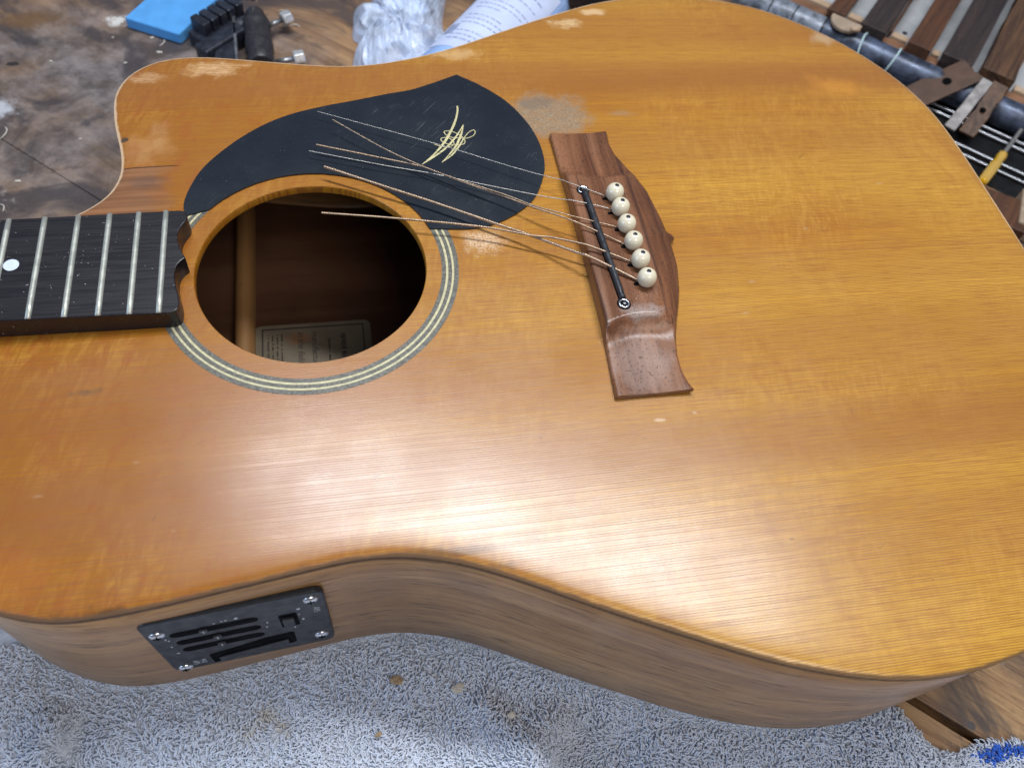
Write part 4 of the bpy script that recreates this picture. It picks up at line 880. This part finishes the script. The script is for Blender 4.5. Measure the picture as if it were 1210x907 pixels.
for d0, d1, e0, zt_, mt, lbt in ((96.5, 111.5, 533, 27, 'strip_brown', 'narrow brown wood blank nearest the guitar, left of the black ones'), (126.5, 148, 530, 29, 'strip_dark', 'wide black wood blank second in the row'), (149.2, 151.4, 542, 26, 'strip_brown', 'thin dark wood strip against the wide black blank'), (167, 186.5, 531, 30, 'strip_brown', 'orange-brown wood blank with clean edges, mid row'), (195.5, 221, 534, 31, 'strip_dark', 'wide dusty black wood blank behind the brown plate'), (227.5, 254, 533, 34, 'strip_rough', 'rough-sawn brown wood blank at the picture corner')):
    sg = 14; V = []; F = []; r_ = random.Random(int(d0)); e1 = 800
    for i in range(sg + 1):
        e = e0 + (e1 - e0) * i / sg; j1, j2 = (r_.uniform(-.7, .7), r_.uniform(-.7, .7)) if mt == 'strip_rough' else (r_.uniform(-.25, .25), r_.uniform(-.25, .25))
        V += [de(d0 + j1, e, -ZT + 19.6), de(d1 + j2, e, -ZT + 19.6), de(d1 + j2, e, -ZT + zt_), de(d0 + j1, e, -ZT + zt_)]
    for i in range(sg):
        for k_ in range(4): F.append((4 * i + k_, 4 * i + (k_ + 1) % 4, 4 * i + 4 + (k_ + 1) % 4, 4 * i + 4 + k_))
    F += [(3, 2, 1, 0), (4 * sg, 4 * sg + 1, 4 * sg + 2, 4 * sg + 3)]; F = [tuple(reversed(q)) for q in F]
    o = bevel(meshobj('wood_blank', V, F, M[mt], origin=tuple(de((d0 + d1) / 2, e0, -ZT + 19.6)), smooth=False), .7); tag(o, lbt, 'wood blank', 'wood blanks in the rack')
v, f = revolve([(2.2, -.1), (2.2, .3)], 18, de(160, 572, -ZT + 12)); o = meshobj('sheet_hole', v, f, M['deep_black'], bpy.data.objects['backing_sheet'], origin=tuple(de(330, 690, -ZT)), smooth=False)
# brown plate with a hole, leaning from the tray over the pipe
def slab(P4, th):
    P4 = [np.array(p, float) for p in P4]; nn = np.cross(P4[1] - P4[0], P4[-1] - P4[0]); nn /= np.linalg.norm(nn)
    if nn[2] < 0: P4 = P4[::-1]; nn = -nn
    n = len(P4); V = P4 + [p - nn * th for p in P4]; F = [tuple(range(n)), tuple(range(2 * n - 1, n - 1, -1))] + [(i, n + i, n + (i + 1) % n, (i + 1) % n) for i in range(n)]
    return V, F
def plane_pt(P, Q, S, s, t): P, Q, S = (np.array(a, float) for a in (P, Q, S)); return P + (Q - P) * s + (S - P) * t
Pn, Pf, Ps = (474.4, 251.8, -109), (515.6, 258.6, -90.5), (481.4, 228.9, -109)
st = [(-.35, 0), (.55, 0), (.82, 0), (1, 0), (.985, .55), (.955, .62), (.99, .72), (1.0, 1.05), (.5, 1.03), (-.35, 1.0)]
PL = meshobj('brown_plate', *slab([plane_pt(Pn, Pf, Ps, a, b) for a, b in st], 1.6), M['rust'], origin=(484, 245, -ZT), smooth=False); bevel(PL, .4); tag(PL, 'flat brown metal plate with one round hole leaning over the pipe', 'metal plate')
hc = plane_pt(Pn, Pf, Ps, .50, .52); a1 = np.array(Pf) - np.array(Pn); a1 /= np.linalg.norm(a1); a3 = np.cross(a1, np.array(Ps) - np.array(Pn)); a3 /= np.linalg.norm(a3); a3 = a3 if a3[2] > 0 else -a3
v, f = revolve([(3.6, -.3), (3.6, .12)], 20, hc, (a1, np.cross(a3, a1), a3)); meshobj('plate_hole', v, f, M['deep_black'], PL, origin=(484, 245, -ZT), smooth=False)
def stick(near, far, w, th, mt, nm, lbt, cat, ext=.1, jag=0.):
    a_ = np.array(near, float); b_ = np.array(far, float); d_ = b_ - a_; a_ = a_ - d_ * ext * .2; L_ = np.linalg.norm(d_); d_ /= L_; s_ = np.cross(d_, ZV); s_ /= np.linalg.norm(s_); r_ = random.Random(3); k_ = 9
    top = [a_ + d_ * L_ * i / k_ + s_ * (w / 2 + r_.uniform(-jag, jag)) for i in range(k_ + 1)] + [a_ + d_ * L_ * i / k_ - s_ * (w / 2 + r_.uniform(-jag, jag)) for i in range(k_, -1, -1)]
    o = bevel(meshobj(nm, *slab(top, th), M[mt], origin=(a_[0], a_[1], a_[2] - th), smooth=False), .5); tag(o, lbt, cat); return o
stick((490.5, 204.2, -112), (524.3, 231.8, -89), 9, 3.0, 'greymetal', 'steel_file', 'flat grey steel file lying across the pipe and rods', 'file', jag=.3)
sk = stick((502.5, 197.4, -112.5), (534, 226.4, -89), 12.5, 3.5, 'strip_rough', 'rough_offcut', 'rough dark brown offcut beside the grey file, over the pipe', 'offcut', jag=.9)
c_ = (np.array((502.5, 197.4, -112.5)) + np.array((534, 226.4, -89))) / 2 - np.array([2.0, 1, -.3]); v, f = revolve([(2.3, -.6), (2.3, .5)], 14, c_); meshobj('offcut_hole', v, f, M['deep_black'], sk, origin=(502.5, 197.4, -112.5 - 3.5), smooth=False)
# screwdriver with amber handle
SO = (489, 145, -ZT); SD = empty('screwdriver', SO); tag(SD, 'screwdriver with clear amber handle lying across the chrome rods', 'screwdriver')
a_ = np.array([486, 142, -111.5]); b_ = np.array([519.5, 170.8, -110.5]); d_, s_, u_ = frame_of(b_ - a_); L_ = np.linalg.norm(b_ - a_)
V = []; F = []; n = 24; prof = [(3.2, 0), (4.6, 1.2), (5.2, 5), (5.3, L_ * .6), (4.6, L_ * .7), (4.2, L_ * .78), (5.0, L_ * .86), (4.6, L_ * .97), (3.2, L_)]
for r_, h in prof:
    for k_ in range(n):
        a = 2 * math.pi * k_ / n; rr = r_ * .78 * (1 - .12 * (k_ % 4 == 0) * (h < L_ * .75)); V.append(a_ + d_ * h + (s_ * math.cos(a) + u_ * math.sin(a)) * rr)
for i in range(len(prof) - 1):
    for k_ in range(n): F.append((i * n + k_, i * n + (k_ + 1) % n, (i + 1) * n + (k_ + 1) % n, (i + 1) * n + k_))
F += [tuple(range(n - 1, -1, -1)), tuple(range((len(prof) - 1) * n, len(prof) * n))]
meshobj('handle', V, F, M['amber'], SD, origin=SO)
v, f = tube(catmull([b_, b_ + d_ * 20, b_ + d_ * 40, b_ + d_ * 46 + s_ * 2.5, b_ + d_ * 50 + s_ * 8, b_ + d_ * 51 + s_ * 16], 1.5), 1.7, 12); meshobj('shaft', v, f, M['steel'], SD, origin=SO)
v, f = box((488, 112, -ZT + 7), (34, 34, 14), ((.55, .83, 0), (-.83, .55, 0), ZV)); o = bevel(meshobj('dark_wood_block', v, f, M['strip_brown'], origin=(488, 112, -ZT), smooth=False), 1); tag(o, 'dark brown wood block below the screwdriver handle by the guitar edge', 'wood block')
v, f = box((527, 98, -ZT + 8), (40, 60, 16), ((.55, .83, 0), (-.83, .55, 0), ZV)); o = bevel(meshobj('grey_wood_block', v, f, M['tan'], origin=(527, 98, -ZT), smooth=False), 1.5); tag(o, 'greyish tan wood block at the right picture edge under the screwdriver', 'wood block')
